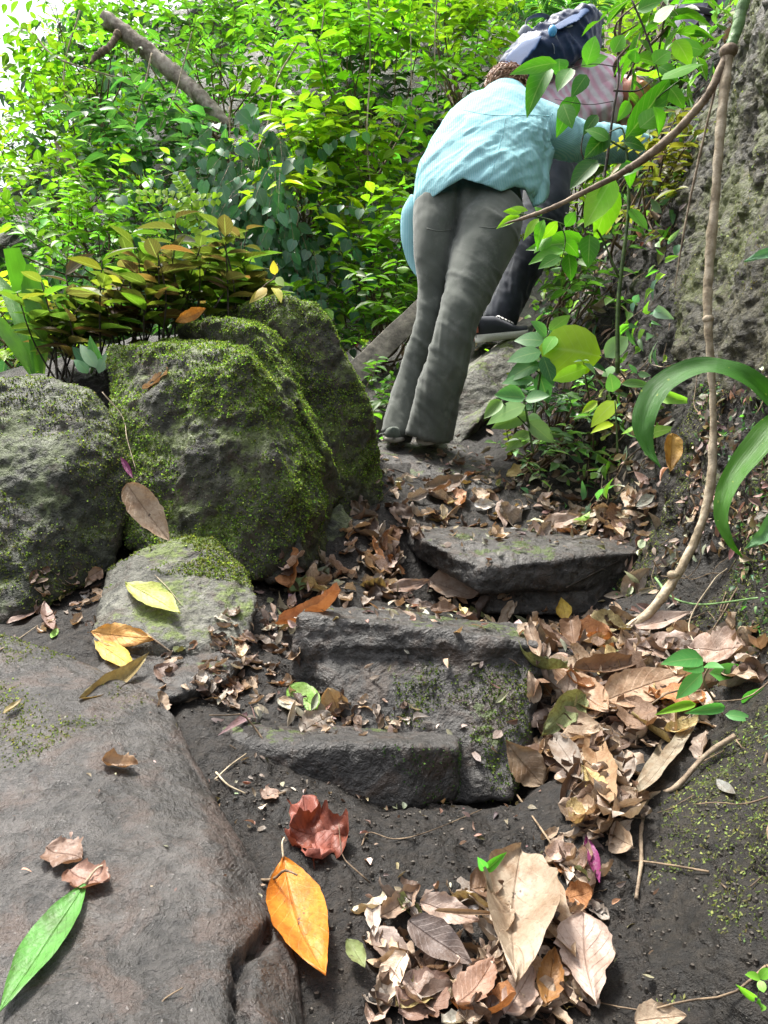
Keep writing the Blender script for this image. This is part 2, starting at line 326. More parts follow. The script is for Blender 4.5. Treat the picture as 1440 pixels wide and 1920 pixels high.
def build_bank():
    ys = np.concatenate([np.linspace(.25, 3.4, 300), np.linspace(3.42, 6.2, 110)]); n = 300; ts = np.linspace(0, 1, n)
    zlo = np.interp(ys, [.25, .9, 1.5, 2.2, 3, 4, 6.2], [-.85, -.72, -.52, -.35, -.05, .6, 1.6]); zhi = np.interp(ys, [.25, 1.5, 2.4, 3, 4, 4.6, 6.2], [.7, 1.4, 2.0, 2.3, 2.6, 2.3, 2.9])
    Y = np.repeat(ys[:, None], n, 1); Z = zlo[:, None] + ts[None] * (zhi - zlo)[:, None]; q = np.c_[Y.ravel(), Z.ravel()]; x = bank_f(q)
    p = np.c_[x, q]; r = np.clip((q[:, 1] + .1) / .5, 0, 1)
    x = x + .05 * fbm(p, 2.2, 4, 21) + .022 * fbm(p, 8, 4, 25) + (.015 + .008 * r * np.clip(.8 + 1.2 * fbm(p, 3, 3, 37), .1, 1.6)) * fbm(p * [1, 1, .55], 26, 5, 31, .6, True) + .03 * r * fbm(p * [1, 1, .4], 6, 3, 39, .5, True) - .004 * fbm(p, 90, 3, 33)
    Fq = grid_faces(len(ys), n); c = q[Fq].mean(1)
    up = (c[:, 1] > np.interp(c[:, 0], [1.5, 2.2, 2.6, 3.1], [.32, .35, .75, 1.6]) + .08 * fbm(np.c_[c, c[:, :1]], 3, 3, 40)) & (c[:, 0] < 3.1)
    V = np.c_[x, q]; a = link('earth_bank', rawmesh('earth_bank', V, Fq[~up][:, ::-1]), M['bank']); tag(a, kind='structure')
    V2 = V[:]; used = np.unique(Fq[up]); mp = -np.ones(len(V), int); mp[used] = np.arange(len(used))
    fr = mp[Fq[up][:, ::-1]]; Vt = V2[used]; nv = len(Vt); Vb = Vt + [.5, .35, 0]
    e = np.concatenate([fr[:, [0, 1]], fr[:, [1, 2]], fr[:, [2, 3]], fr[:, [3, 0]]]); key = e[:, 0].astype(np.int64) * nv + e[:, 1]; rev = e[:, 1].astype(np.int64) * nv + e[:, 0]; bd = e[~np.isin(key, rev)]
    side = np.stack([bd[:, 1], bd[:, 0], bd[:, 0] + nv, bd[:, 1] + nv], -1)
    b = link('tree_trunk', rawmesh('tree_trunk', np.vstack([Vt, Vb]), [np.vstack([fr, fr[:, ::-1] + nv, side])]), M['tufa'])
    tag(b, 'huge old trunk with rough lichen-flecked bark rising beside the steps', 'tree trunk'); return a, b
bank, trunk = build_bank()
def hill_y(x, z): return 6.4 + .45 * z + .25 * np.sin(x * 1.1 + .5) + .4 * np.clip(-x - 1, 0, 3)
def hill_top(x): return np.interp(x, [-8, -5.0, -4.5, -4.1, -3.7, 0, 5], [4.0, 4.3, 4.9, 5.8, 7, 7, 7])
def build_hill():
    xs = np.linspace(-9, 7, 160); ts = np.linspace(0, 1, 120); X = np.repeat(xs[:, None], 120, 1); Z = -1.5 + ts[None] * (hill_top(xs) + 1.5)[:, None]
    x, z = X.ravel(), Z.ravel(); p = np.c_[x, hill_y(x, z) + .5, z]; p[:, 1] += .35 * fbm(p, 1.2, 5, 50)
    return tag(link('hillside', rawmesh('hillside', p, grid_faces(160, 120)), M['hill']), kind='structure')
hill = build_hill()
# ------------------------------------------------------------------ rocks
ROCKS = []
def rock(name, hulls, mat, label, voxel=.009, sm=3, a1=.02, f1=5, a2=.006, f2=24, seed=0, cat='boulder', group=None, strata=0, crack=None, craggy=0):
    me = union_mesh(name, [hull_arr([P(*p) for p in h]) for h in hulls], voxel, sm); V = getV(me); N = getN(me)
    d = a1 * fbm(V, f1, 4, seed) + a2 * fbm(V, f2, 5, seed + 7, .6, True) + a2 * .6 * fbm(V, f2 * 3, 3, seed + 17)
    if crack is not None:
        me.calc_loop_triangles(); bt = BVHTree.FromPolygons(V.tolist(), [tuple(p.vertices) for p in me.polygons]); cp = [bt.ray_cast(Vector((0, 0, 0)), Vector(P(*q, 1)).normalized())[0] for q in crack]; crack = [np.array(q) for q in cp if q is not None]
        for a_, b_ in zip(crack[:-1], crack[1:]):
            ab = b_ - a_; tt = np.clip(((V - a_) @ ab) / ab.dot(ab), 0, 1); q = V - a_ - tt[:, None] * ab; dd = np.linalg.norm(q, axis=1) + .004 * fbm(V, 40, 2, 5); d -= .022 * np.exp(-(dd / .008) ** 2) 
    if craggy: d += craggy * (np.abs(fbm(V * [1.2, 1, .7], 6, 3, seed + 40)) * -2 + .5) + craggy * .7 * np.round(fbm(V * [1, 1, 1.6], 4, 3, seed + 41) * 4) / 4
    if strata: d += strata * fbm(V * [1, 1, 9], 7, 3, seed + 3, .5, True) * (1 - np.abs(N[:, 2]))
    setV(me, V + N * d[:, None]); o = link(name, me, mat); tag(o, label, cat, group); ROCKS.append(o); return o
rock('stone_slab', [[(-500,1190,1.65),(0,1185,1.62),(120,1225,1.56),(-500,1300,1.45),(0,1292,1.42),(190,1262,1.5),(290,1300,1.42),(335,1345,1.36),(345,1460,1.24),(430,1550,1.13),(490,1660,1.02),(545,1770,.93),(575,1930,.82),(560,2200,.62),(-600,2200,.62),(-700,1600,1.2),
   (-500,1420,1.5),(0,1420,1.5),(300,1420,1.45),(400,1680,1.16),(520,1900,.97),(600,2100,.86),(0,2400,.75)]], M['slab_red'],
   'huge smooth grey-brown stone slab filling the lower left corner with a dark crack', voxel=.0075, sm=8, a1=.012, f1=4, a2=.0028, f2=26, seed=1, cat='stone slab', crack=[(446, 1960), (452, 1900), (448, 1850), (456, 1800), (485, 1775), (515, 1745), (540, 1730)])
rock('stone_step', [[(405,1362,1.40),(450,1392,1.33),(520,1400,1.315),(770,1395,1.315),(860,1400,1.36),(520,1358,1.47),(760,1372,1.5),(860,1372,1.5),(430,1450,1.36),(490,1510,1.31),(770,1520,1.30),(860,1500,1.35),(600,1480,1.5),(850,1480,1.5)]],
   M['slab'], 'lowest stone step, a narrow ledge under the green and tan leaves', voxel=.006, sm=4, a1=.008, f1=7, a2=.003, seed=5, cat='stone step', group='stone steps of the trail')
rock('stone_step', [[(562,1152,1.62),(575,1140,1.80),(760,1142,1.85),(900,1165,1.85),(1010,1180,1.78),(1012,1205,1.51),(800,1182,1.56),(548,1215,1.60),(545,1292,1.61),(780,1300,1.56),(1022,1270,1.52),(1005,1330,1.52),(600,1260,1.85),(1010,1260,1.85)],
   [(585,1228,1.60),(592,1296,1.60),(1008,1225,1.525),(1000,1320,1.50),(985,1400,1.45),(955,1495,1.39),(770,1508,1.385),(690,1400,1.50),(700,1300,1.56),(760,1450,1.7),(1010,1400,1.7),(900,1220,1.75)]],
   M['slab'], 'chunky square-edged stone step with moss down its right front', voxel=.0055, sm=1, a1=.012, f1=7, a2=.005, seed=9, cat='stone step', group='stone steps of the trail', strata=.004, craggy=.004)
rock('stone_step', [[(752,992,2.5),(800,1012,2.32),(850,1040,2.22),(905,1066,2.16),(950,1046,2.2),(1100,1032,2.25),(1192,1034,2.25),(1205,1015,2.45),(1160,985,2.7),(790,972,2.75),(758,1020,2.45),(800,1060,2.36),(868,1092,2.2),(900,1110,2.17),(1190,1100,2.28),(1000,1090,2.7)],
   [(900,1080,2.24),(1185,1070,2.28),(1180,1160,2.25),(910,1150,2.22),(1150,1130,2.6),(900,1120,2.6)]],
   M['slab'], 'wide flat stone step with a pale chipped corner and black front face', voxel=.007, sm=1, a1=.01, f1=6, a2=.004, seed=14, cat='stone step', group='stone steps of the trail', strata=.008, craggy=.005)
rock('stone_step', [[(850,952,2.74),(945,908,2.84),(790,945,2.78),(728,905,2.9),(712,850,3.08),(700,832,3.3),(760,822,3.32),(870,834,3.25),(910,870,3.05),(850,975,2.8),(945,935,2.9),(715,880,3.1),(700,860,3.35),(880,860,3.3)]],
   M['slab'], 'smooth sloping flagstone directly under the hiker in the aqua shirt', voxel=.009, sm=4, a1=.008, f1=5, a2=.002, seed=18, cat='stone step', group='stone steps of the trail')
rock('mossy_boulder', [
   [(203,655,2.30),(300,640,2.42),(440,655,2.05),(462,668,2.02),(505,800,1.98),(548,905,1.98),(590,960,2.05),(640,935,2.35),(215,780,2.15),(232,1000,2.02),(300,1075,1.96),(480,1090,1.93),(540,1060,1.98),(600,1060,2.2),(560,750,2.3),(480,650,2.5),(250,700,2.6),(600,950,2.6)],
   [(335,612,2.55),(420,598,2.35),(475,618,2.25),(520,690,2.2),(575,790,2.2),(640,930,2.35),(400,680,2.6),(560,650,2.8),(660,950,2.7),(350,760,2.8)],
   [(400,592,2.75),(440,566,2.62),(520,560,2.5),(590,575,2.5),(628,632,2.5),(682,750,2.52),(712,850,2.6),(706,945,2.6),(660,1010,2.5),(600,900,2.4),(420,640,2.9),(600,600,3.0),(690,800,3.1),(640,1000,3.0)]],
   M['mossrock'], 'big angular boulder with bright moss on its stepped ridges', voxel=.009, sm=1, a1=.012, f1=5, a2=.010, f2=18, seed=22, craggy=.022)
rock('mossy_boulder', [[(-350,740,2.2),(0,722,2.05),(100,716,2.1),(175,745,2.12),(215,800,2.1),(238,900,2.05),(236,960,2.0),(205,1070,1.93),(100,1130,1.80),(0,1180,1.72),(-350,1250,1.65),(-350,900,1.85),(0,900,1.86),(120,880,1.88),(-300,760,2.8),(150,760,2.8),(210,1050,2.7),(-300,1100,2.6)]],
   M['darkrock'], 'dark rounded boulder at the left edge with thin moss', voxel=.010, sm=3, a1=.02, f1=4, a2=.009, f2=20, seed=27, craggy=.012)
rock('mossy_boulder', [[(170,1235,1.62),(440,1262,1.60),(190,1190,1.66),(205,1065,1.9),(260,1035,1.9),(325,1008,1.93),(400,1003,1.95),(465,1085,1.85),(485,1120,1.78),(470,1175,1.72),(405,1215,1.62),(300,1205,1.60),(215,1160,1.66),(190,1110,1.8),(300,1260,1.75),(440,1220,1.8),(300,1100,2.1),(200,1160,2.0)]],
   M['greyrock'], 'low pale grey rock with a yellow-green leaf on its sloping top', voxel=.007, sm=2, a1=.008, f1=6, a2=.005, seed=31, craggy=.006, cat='rock')
rock('rock', [[(480,960,2.06),(560,985,2.0),(575,1060,1.98),(500,1100,1.95),(470,1040,2.0),(520,1000,2.3),(560,1080,2.2)]], M['darkrock'], 'dark lump of rock below the sharp corner of the big boulder', voxel=.009, a1=.02, seed=35, cat='rock')
rock('rock', [[(590,975,2.3),(640,940,2.35),(670,985,2.32),(650,1040,2.28),(590,1050,2.22),(575,1010,2.25),(620,1000,2.6)]], M['darkrock'], 'dark rounded rock wedged between big boulder and leafy path', voxel=.009, a1=.02, seed=37, cat='rock')
rock('rock', [[(842,800,3.45),(850,745,3.5),(890,690,3.6),(925,655,3.75),(985,640,3.8),(1025,590,3.95),(1045,640,3.9),(1000,700,3.65),(955,750,3.5),(890,800,3.4),(850,700,4.0),(1000,640,4.3),(900,820,3.6)],
   [(835,845,3.35),(845,790,3.4),(900,760,3.4),(940,740,3.45),(900,790,3.3),(850,850,3.3),(920,820,3.6)]], M['greyrock'], 'pale rock under the sneaker of the hiker ahead', voxel=.012, a1=.03, seed=41, cat='rock')
rock('rock', [[(130,1330,1.38),(150,1280,1.5),(200,1230,1.6),(330,1235,1.6),(440,1200,1.68),(465,1230,1.62),(430,1275,1.52),(345,1300,1.42),(250,1335,1.37),(160,1360,1.37),(300,1370,1.6),(420,1320,1.7)]], M['slab'], 'low dark rock shelf below the pale rock, orange leaf on it', voxel=.007, sm=5, a1=.014, seed=44, cat='rock')
# rail and post of weathered planks behind the hiker
def plank(name, a, b, w, t, mat, parent=None):
    a, b = np.asarray(a), np.asarray(b); T = norm(b - a); S = norm(np.cross(T, [0, 1, 0])); N = np.cross(S, T); m = 10; V = []
    for i in range(m):
        c = a + (b - a) * i / (m - 1); k = .002 * np.sin(i * 2.1)
        for s1, s2 in ((-1, -1), (-.96, -1.05), (.96, -1.05), (1, -1), (1, 1), (-1, 1)): V.append(c + S * (s1 * w / 2 + k) + N * s2 * t / 2)
    V = np.array(V); n = len(V) - 6
    Q = grid_faces(m, 6, True); caps = np.array([[0, 1, 2, 3], [0, 3, 4, 5], [n + 3, n + 2, n + 1, n], [n + 5, n + 4, n + 3, n]])
    return link(name, rawmesh(name, V, [np.vstack([Q, caps])], smooth=False), mat, parent)
hr = empty('handrail'); tag(hr, 'weathered wooden plank rail slanting up behind the aqua-shirted hiker', 'handrail')
plank('rail', P(640, 725, 3.75), P(860, 515, 4.15), .11, .022, M['plank'], hr); plank('post', P(705, 860, 3.55), P(716, 775, 3.55), .07, .05, M['plank'], hr); plank('post', P(835, 640, 4.1), P(836, 530, 4.1), .07, .05, M['plank'], hr)
# ------------------------------------------------------------------ ray casts onto what the leaves lie on
def bvh_of(objs):
    Vs = []; Fs = []; n = 0
    for o in objs:
        V = getV(o.data); Vs.append(V)
        for p in o.data.polygons: Fs.append(tuple(i + n for i in p.vertices))
        n += len(V)
    return BVHTree.FromPolygons(np.vstack(Vs).tolist(), Fs)
BV = bvh_of([ground, bank, trunk] + ROCKS)
def hit(px, py, dflt=2.0):
    d = Vector(P(px, py, 1)).normalized(); r = BV.ray_cast(Vector((0, 0, 0)), d)
    if r[0] is None: return P(px, py, dflt), np.array([0, -.5, .8])
    n = np.array(r[1]); n = n if n.dot(np.array(d)) < 0 else -n
    return np.array(r[0]), n
def sample_mesh(me, n, mask=None, seed=1):
    g = np.random.default_rng(seed); me.calc_loop_triangles(); T = np.empty(len(me.loop_triangles) * 3, np.int32); me.loop_triangles.foreach_get('vertices', T); T = T.reshape(-1, 3)
    V = getV(me); A, B, Cc = V[T[:, 0]], V[T[:, 1]], V[T[:, 2]]; cr = np.cross(B - A, Cc - A); ar = np.linalg.norm(cr, axis=1)
    cen = (A + B + Cc) / 3; w = ar * (np.linalg.norm(cen, axis=1) < 9); facing = (cr * cen).sum(1)
    w = w * np.where((np.abs(cen[:, 0]) < cen[:, 1] * .56 + .15) & (np.abs(cen[:, 2]) < cen[:, 1] * .72 + .15), 1, .04)
    if mask is not None: w = w * mask(cen, norm(cr))
    k = g.choice(len(T), n, p=w / w.sum()); a, b = g.random((2, n)); f = a + b > 1; a[f] = 1 - a[f]; b[f] = 1 - b[f]
    return A[k] + (B - A)[k] * a[:, None] + (Cc - A)[k] * b[:, None], norm(cr)[k]
# ------------------------------------------------------------------ many small leaves in one mesh
def leaf_tpl(nu=6, kind='ovate', fold=.18, droop=.25, nv=2):
    u = np.linspace(0, 1, nu + 1)
    w = {'ovate': np.sin(np.pi * u ** .75) ** .85, 'lance': np.sin(np.pi * u ** .85) ** 1.1, 'heart': np.clip(np.sin(np.pi * u ** .55), 0, 1) ** .7, 'obov': np.sin(np.pi * u ** 1.35) ** .8, 'round': np.sin(np.pi * u) ** .55}[kind]
    w = np.clip(w, 0, 1); w[0] = .03; w[-1] = .0
    if kind == 'heart': w[0] = .45
    v = np.linspace(-1, 1, nv + 1); U, Vv = np.meshgrid(u, v, indexing='ij'); Wd = w[:, None] * Vv * .5
    z = fold * np.abs(Wd) - droop * U ** 2 * .5; x = U - (.08 * np.abs(Vv) if kind == 'heart' else 0) * (U < .05)
    return np.stack([x, Wd, z], -1).reshape(-1, 3), grid_faces(nu + 1, nv + 1), np.stack([U, Vv * .5 + .5], -1).reshape(-1, 2)
def place_leaves(tpl, pos, d, nrm, L, W, tint, curl=None):
    T, Q, uv = tpl; d = norm(d); y = norm(np.cross(nrm, d)); z = np.cross(d, y); n = len(pos); k = len(T); L = np.broadcast_to(L, n); W = np.broadcast_to(W, n)
    zz = T[None, :, 2] * L[:, None]
    if curl is not None: zz = zz + curl[:, None] * T[None, :, 0] ** 2 * L[:, None] + curl[::-1][:, None] * 2.5 * T[None, :, 1] ** 2 * W[:, None]
    V = pos[:, None] + d[:, None] * (T[None, :, 0, None] * L[:, None, None]) + y[:, None] * (T[None, :, 1, None] * W[:, None, None]) + z[:, None] * zz[..., None]
    return V.reshape(-1, 3), (Q[None] + (np.arange(n) * k)[:, None, None]).reshape(-1, Q.shape[1]), np.tile(uv, (n, 1)), np.repeat(tint, k, 0)
def join_leaves(name, sets, mat, parent=None):
    V = []; Q = []; U = []; T = []; n = 0
    for v, q, u, t in sets: V.append(v); Q.append(q + n); U.append(u); T.append(t); n += len(v)
    return link(name, rawmesh(name, np.vstack(V), np.vstack(Q), np.vstack(U), np.vstack(T)), mat, parent)
DIAMOND = (np.array([[0, 0, 0], [.5, .5, .1], [1, 0, 0], [.5, -.5, .1]]), np.array([[0, 3, 2, 1]]), np.array([[0, .5], [.5, 1], [1, .5], [.5, 0]]))
TP = {k: leaf_tpl(6, k) for k in ('ovate', 'lance', 'heart', 'obov', 'round')}; TPs = {k: leaf_tpl(4, k, .22, .3) for k in ('ovate', 'lance', 'heart', 'obov')}
def cols(base, n, var=.25, g=rng, hue=.12):
    b = np.array(base)[None] * np.exp(g.normal(0, var, (n, 1))); b = b * np.exp(g.normal(0, hue, (n, 3))); return np.clip(b, 0, .9)
def moss_on(o, n, mask, base, size=(.004, .010), seed=3, parent=None, name='moss', per=3):
    pos, nr = sample_mesh(o.data, n, mask, seed); g = np.random.default_rng(seed); sets = []
    cl = cols(base, n, .45, g, .1)
    for k in range(per):
        d = norm(nr * g.uniform(.1, .9, (n, 1)) + g.normal(0, .8, (n, 3))); s = g.uniform(size[0], size[1], n)
        sets.append(place_leaves(DIAMOND, pos - nr * .001, d, nr + g.normal(0, .3, (n, 3)), s, s * .6, cl))
    m = join_leaves(name, sets, M['mossleaf'], parent if parent is not None else o); m['kind'] = 'stuff'; return m
def mk(freq, lo, s, zw=.3, ext=None):
    def f(c, n):
        v = fbm(c, freq, 4, s) + zw * n[:, 2]; r = np.clip((v - lo) * 5, 0, 1)
        return r * (ext(c, n) if ext else 1) + 1e-6
    return f
steps = ROCKS[1:5]; big, left_b, pale = ROCKS[5], ROCKS[6], ROCKS[7]
moss_on(big, 60000, mk(6, -.1, 61, .42), (.15, .21, .045), (.002, .009), 4)
moss_on(big, 20000, lambda c, n: (fbm(c, 9, 4, 77) > -.15) * 1. + 1e-6, (.09, .11, .035), (.002, .006), 44)
moss_on(left_b, 22000, mk(6, -.02, 63, .3), (.14, .17, .05), (.002, .008), 5)
moss_on(pale, 3500, mk(8, .15, 65, .5, lambda c, n: (c[:, 1] > 1.8) * 1.), (.14, .17, .04), (.003, .008), 6)
moss_on(ROCKS[0], 7000, mk(4, -.1, 67, 0, lambda c, n: (c[:, 0] < -.36 - .5 * (1.5 - c[:, 1])) * (c[:, 1] > 1.15) * 1.), (.13, .15, .045), (.002, .006), 7)
moss_on(ROCKS[2], 3500, mk(9, 0, 69, 0, lambda c, n: (c[:, 0] > .02) * (c[:, 2] < -.3) * 1.), (.08, .11, .025), (.003, .007), 8)
moss_on(ROCKS[1], 600, mk(9, 0, 71, 0, lambda c, n: (c[:, 0] > -.06) * (n[:, 2] < .5) * 1.), (.05, .10, .025), (.003, .006), 9)
# ------------------------------------------------------------------ people
def L3(spec, side=(1, 0, 0), seg=22, m=None):              # spec rows: px, py, Y, half width in m, depth/width ratio
    pts = [P(*r[:3]) for r in spec]; return tube_arr(pts, [r[3] for r in spec], seg=seg, m=m or len(spec) * 5, side=side, flat=[r[4] for r in spec])
def T3(pts, rad, flat=None, side=None, seg=14): return tube_arr(pts, rad, seg=seg, m=len(pts) * 5, side=side, flat=flat)
def near(V, c, r): return np.exp(-((V - np.asarray(c)) ** 2).sum(1) / (2 * r * r))
def hand(root, d, palm_n, s=1.0):                           # palm, four unequal bent fingers, thumb; curled towards palm_n
    d = norm(d); n = norm(np.asarray(palm_n) - np.dot(palm_n, d) * d); x = np.cross(d, n); root = np.asarray(root, float); out = []
    out.append(T3([root - d * .03 * s, root + d * .02 * s, root + d * .055 * s, root + d * .09 * s], [.026 * s, .032 * s, .04 * s, .038 * s], [.75, .55, .42, .4], x))
    for i, (o, ln) in enumerate(((-.028, .068), (-.0095, .078), (.009, .073), (.027, .057))):
        b = root + d * .085 * s + x * o * s; q = [b]; a = .25
        for j, f in enumerate((.45, .32, .25)):
            a += .42; q.append(q[-1] + (d * math.cos(a) + n * math.sin(a)) * ln * f * s * 1.05)
        out.append(T3(q, [.0095 * s, .0088 * s, .008 * s, .0062 * s], None, x, 10))
    b = root + d * .03 * s - x * .03 * s; out.append(T3([b, b + (d * .6 - x * .7 + n * .3) * .035 * s, b + (d * .9 - x * .45 + n * .6) * .062 * s], [.013 * s, .0105 * s, .008 * s], None, n, 10))
    return out
def head(c, up, fwd, s=1.0):
    up = norm(up); fwd = norm(np.asarray(fwd) - np.dot(fwd, up) * up); r = np.cross(fwd, up); R = np.stack([r, fwd, up], 1); c = np.asarray(c, float)
    loc = lambda x, y, z: c + (r * x + fwd * y + up * z) * s
    out = [ellipsoid(c, (.075 * s, .092 * s, .1 * s), R), ellipsoid(loc(0, .03, -.05), (.058 * s, .062 * s, .066 * s), R)]
    out.append(T3([loc(0, .088, .02), loc(0, .108, -.012), loc(0, .085, -.03)], [.007 * s, .015 * s, .01 * s], None, r, 10))        # nose
    out.append(ellipsoid(loc(0, .078, -.052), (.024 * s, .014 * s, .007 * s), R, 12, 8)); out.append(ellipsoid(loc(0, .076, -.066), (.021 * s, .014 * s, .008 * s), R, 12, 8))
    for q in (-1, 1):
        out.append(ellipsoid(loc(q * .076, -.005, -.015), (.008 * s, .018 * s, .03 * s), R, 12, 8)); out.append(ellipsoid(loc(q * .03, .078, .012), (.014 * s, .012 * s, .009 * s), R, 12, 8))
    return out, loc
def cloth_mat(name, a, b, rough=.85, weave=900, sheen=.2, patch=None):
    t = NT(name); n = t.noise(6, 5, .6); c = t.ramp(n, [(.35, a), (.7, b)]); c = t.mix(t.ramp(t.noise(weave, 2), [(.3, .35), (.7, 0.)]), c, tuple(x * .6 for x in a))
    if patch: c = t.mix(t.ramp(t.noise(11, 6, .7), [(.52, 0.), (.72, .5)]), c, patch)
    return t.surf(c, rough, t.bump(t.noise(weave, 2), .25, .001), .25, sheen=sheen)
def stripe_mat(name, c1, c2, freq, trans=.25, soft=.3):
    t = NT(name); a = t.n('ShaderNodeAttribute', attribute_name='s'); w = t.math('SINE', t.math('MULTIPLY', a.outputs['Fac'], freq * 2 * math.pi))
    c = t.mix(t.ramp(t.math('MULTIPLY_ADD', w, .5, .5), [(.5 - soft, 0.), (.5 + soft, 1.)]), c1, c2); c = t.mix(t.ramp(t.noise(9, 5), [(.4, 0.), (.75, .25)]), c, tuple(x * .8 for x in c1))
    b = t.bump(t.noise(220, 4, .7), .35, .002); b = t.bump(t.noise(45, 5, .6), .5, .006, b)
    return t.surf(c, .8, b, .25, c, trans)
def fattr(me, name, vals):
    a = me.attributes.new(name, 'FLOAT', 'POINT'); a.data.foreach_set('value', np.asarray(vals, np.float32))
def mat_skin(name, c):
    t = NT(name); col = t.mix(t.ramp(t.noise(14, 4), [(.35, 0.), (.7, .5)]), c, (c[0] * .85, c[1] * .55, c[2] * .5)); m = t.surf(col, .5, t.bump(t.noise(300, 3), .15, .001), .4)
    m.node_tree.nodes['Principled BSDF'].inputs['Subsurface Weight'].default_value = .08; return m
M['skin'] = mat_skin('fair_skin', (.48, .30, .22)); M['skin_ruddy'] = mat_skin('ruddy_skin', (.50, .22, .15)); M['skin3'] = mat_skin('light_skin', (.45, .28, .2))
M['olive'] = cloth_mat('olive_grey_cotton', (.078, .088, .076), (.125, .136, .12), patch=(.21, .215, .20)); M['navy'] = cloth_mat('dark_navy_denim', (.015, .018, .026), (.035, .042, .058), patch=(.07, .08, .10))
M['aqua'] = stripe_mat('aqua_striped_cotton', (.27, .58, .64), (.42, .68, .73), 140); M['pink'] = stripe_mat('pink_striped_cotton', (.80, .50, .62), (.84, .78, .83), 20, .3, .35)
M['lilac'] = cloth_mat('lilac_grey_cotton', (.28, .26, .36), (.36, .34, .45)); M['black'] = cloth_mat('black_cotton', (.015, .015, .018), (.03, .03, .035))
M['packblue'] = cloth_mat('navy_nylon', (.014, .05, .15), (.03, .10, .26), .65, 700, .1); M['packdark'] = cloth_mat('dark_nylon', (.012, .025, .07), (.02, .045, .12), .5); M['strapgrey'] = cloth_mat('grey_webbing', (.18, .20, .24), (.30, .33, .38), .6)
M['rubber'] = cloth_mat('dusty_rubber', (.28, .26, .22), (.45, .43, .38), .7, 400, 0); M['sole_white'] = cloth_mat('white_foam', (.78, .76, .72), (.85, .83, .8), .7, 300, 0)
M['coral'] = cloth_mat('coral_mesh', (.60, .16, .12), (.7, .24, .18), .7, 600); M['shoe_dark'] = cloth_mat('dark_shoe_mesh', (.03, .035, .05), (.06, .065, .085), .7, 500); M['shoe_grey'] = cloth_mat('grey_green_suede', (.09, .11, .09), (.15, .17, .14), .8)
M['steel'] = NT('worn_metal').surf((.55, .56, .58), .3, None, .6); M['bluecap'] = NT('blue_plastic').surf((.08, .35, .65), .4, None, .5)
def mat_hair(name, a, b):
    t = NT(name); w = t.ramp(t.noise(70, 4, .6), [(.35, a), (.7, b)]); return t.surf(w, .45, None, .5)
M['hair'] = mat_hair('auburn_hair', (.16, .07, .035), (.42, .23, .13)); M['hair_grey'] = mat_hair('grey_hair', (.4, .38, .36), (.65, .62, .6))
def wrinkle_trousers(me, knees, hems, amp=1.0, seed=80):
    V = getV(me); N = getN(me); w1 = sum(near(V, k, .13) for k in knees); w2 = sum(near(V, h, .16) for h in hems)
    d = .008 * np.clip(fbm(V * [4, 4, 12] + V[:, :1] * [0, 0, 9], 1, 3, seed, .5, True) - .25, 0, 1) * np.clip(w1, .1, 1.2)       # cross creases behind the knees and seat
    d += .013 * fbm(V * [11, 11, 1.6], 1, 3, seed + 5, .5, True) * np.clip(w2 * 1.6, .10, 1)                        # long folds in the lower legs
    d += .003 * fbm(V * [5, 5, 18] + V[:, :1] * [0, 0, 20], 1, 3, seed + 9, .5, True) * np.clip(w2 - .45, 0, 1)      # stacked creases at the hem
    d += .010 * fbm(V, 6, 3, seed + 12)
    setV(me, V + N * (d * amp)[:, None])
def shoe(parent, heel, toe, up, w, h, mu, ms, accent=None, name='shoe'):
    heel, toe = np.asarray(heel, float), np.asarray(toe, float); d = toe - heel; Ls = np.linalg.norm(d); d = d / Ls; up = norm(np.asarray(up) - np.dot(up, d) * d); s = np.cross(d, up)
    def ring(k, prof):
        V = []
        us = np.linspace(0, 1, 16)
        for u in us:
            hw = w / 2 * (.78 + .25 * math.sin(math.pi * u) + .12 * u) * math.sqrt(max(.05, 1 - max(0, (abs(u - .5) - .36) / .15) ** 2)); lo, hi = prof(u)
            for a in np.linspace(0, 2 * math.pi, 18, endpoint=False):
                cx, cz = math.cos(a), math.sin(a); q = hw * (1 if k else (.92 - .25 * max(0, cz))) * np.sign(cx) * abs(cx) ** .6; z = (lo + hi) / 2 + (hi - lo) / 2 * np.sign(cz) * abs(cz) ** (.35 if k else .7)
                V.append(heel + d * (u * Ls) + s * q + up * z)
        n = len(us); V += [heel + up * .5 * sum(prof(0)), heel + d * Ls + up * .5 * sum(prof(1))]; j = np.arange(18); kk = (j + 1) % 18; b = n * 18
        return rawmesh('m', np.array(V), [grid_faces(n, 18, True), np.stack([np.full(18, b), kk, j], -1), np.stack([np.full(18, b + 1), (n - 1) * 18 + j, (n - 1) * 18 + kk], -1)])
    sh = link(name, ring(0, lambda u: (h * .18, h * (1.0 - .12 * u if u < .35 else .96 - 1.1 * (u - .35)) if u < .85 else h * .45)), mu, parent)
    link('sole', ring(1, lambda u: (0.0 + h * .08 * max(0, u - .7) * 3, h * .34)), ms, sh)
    if accent is not None:
        V, Fs = T3([heel + up * h * .4 - d * .004, heel + up * h * .62 - d * .007, heel + up * h * .85 - d * .002], [w * .33, w * .36, w * .25], [.35, .35, .3], s); link('heel_counter', rawmesh('hc', V, Fs), accent, sh)
        for k in range(5):
            c = heel + d * Ls * (.45 + k * .06) + up * h * (.88 - k * .07); V, Fs = T3([c - s * w * .25, c + up * .006, c + s * w * .25], [.0035]); link('lace', rawmesh('lace', V, Fs), M['sole_white'], sh)
    return sh
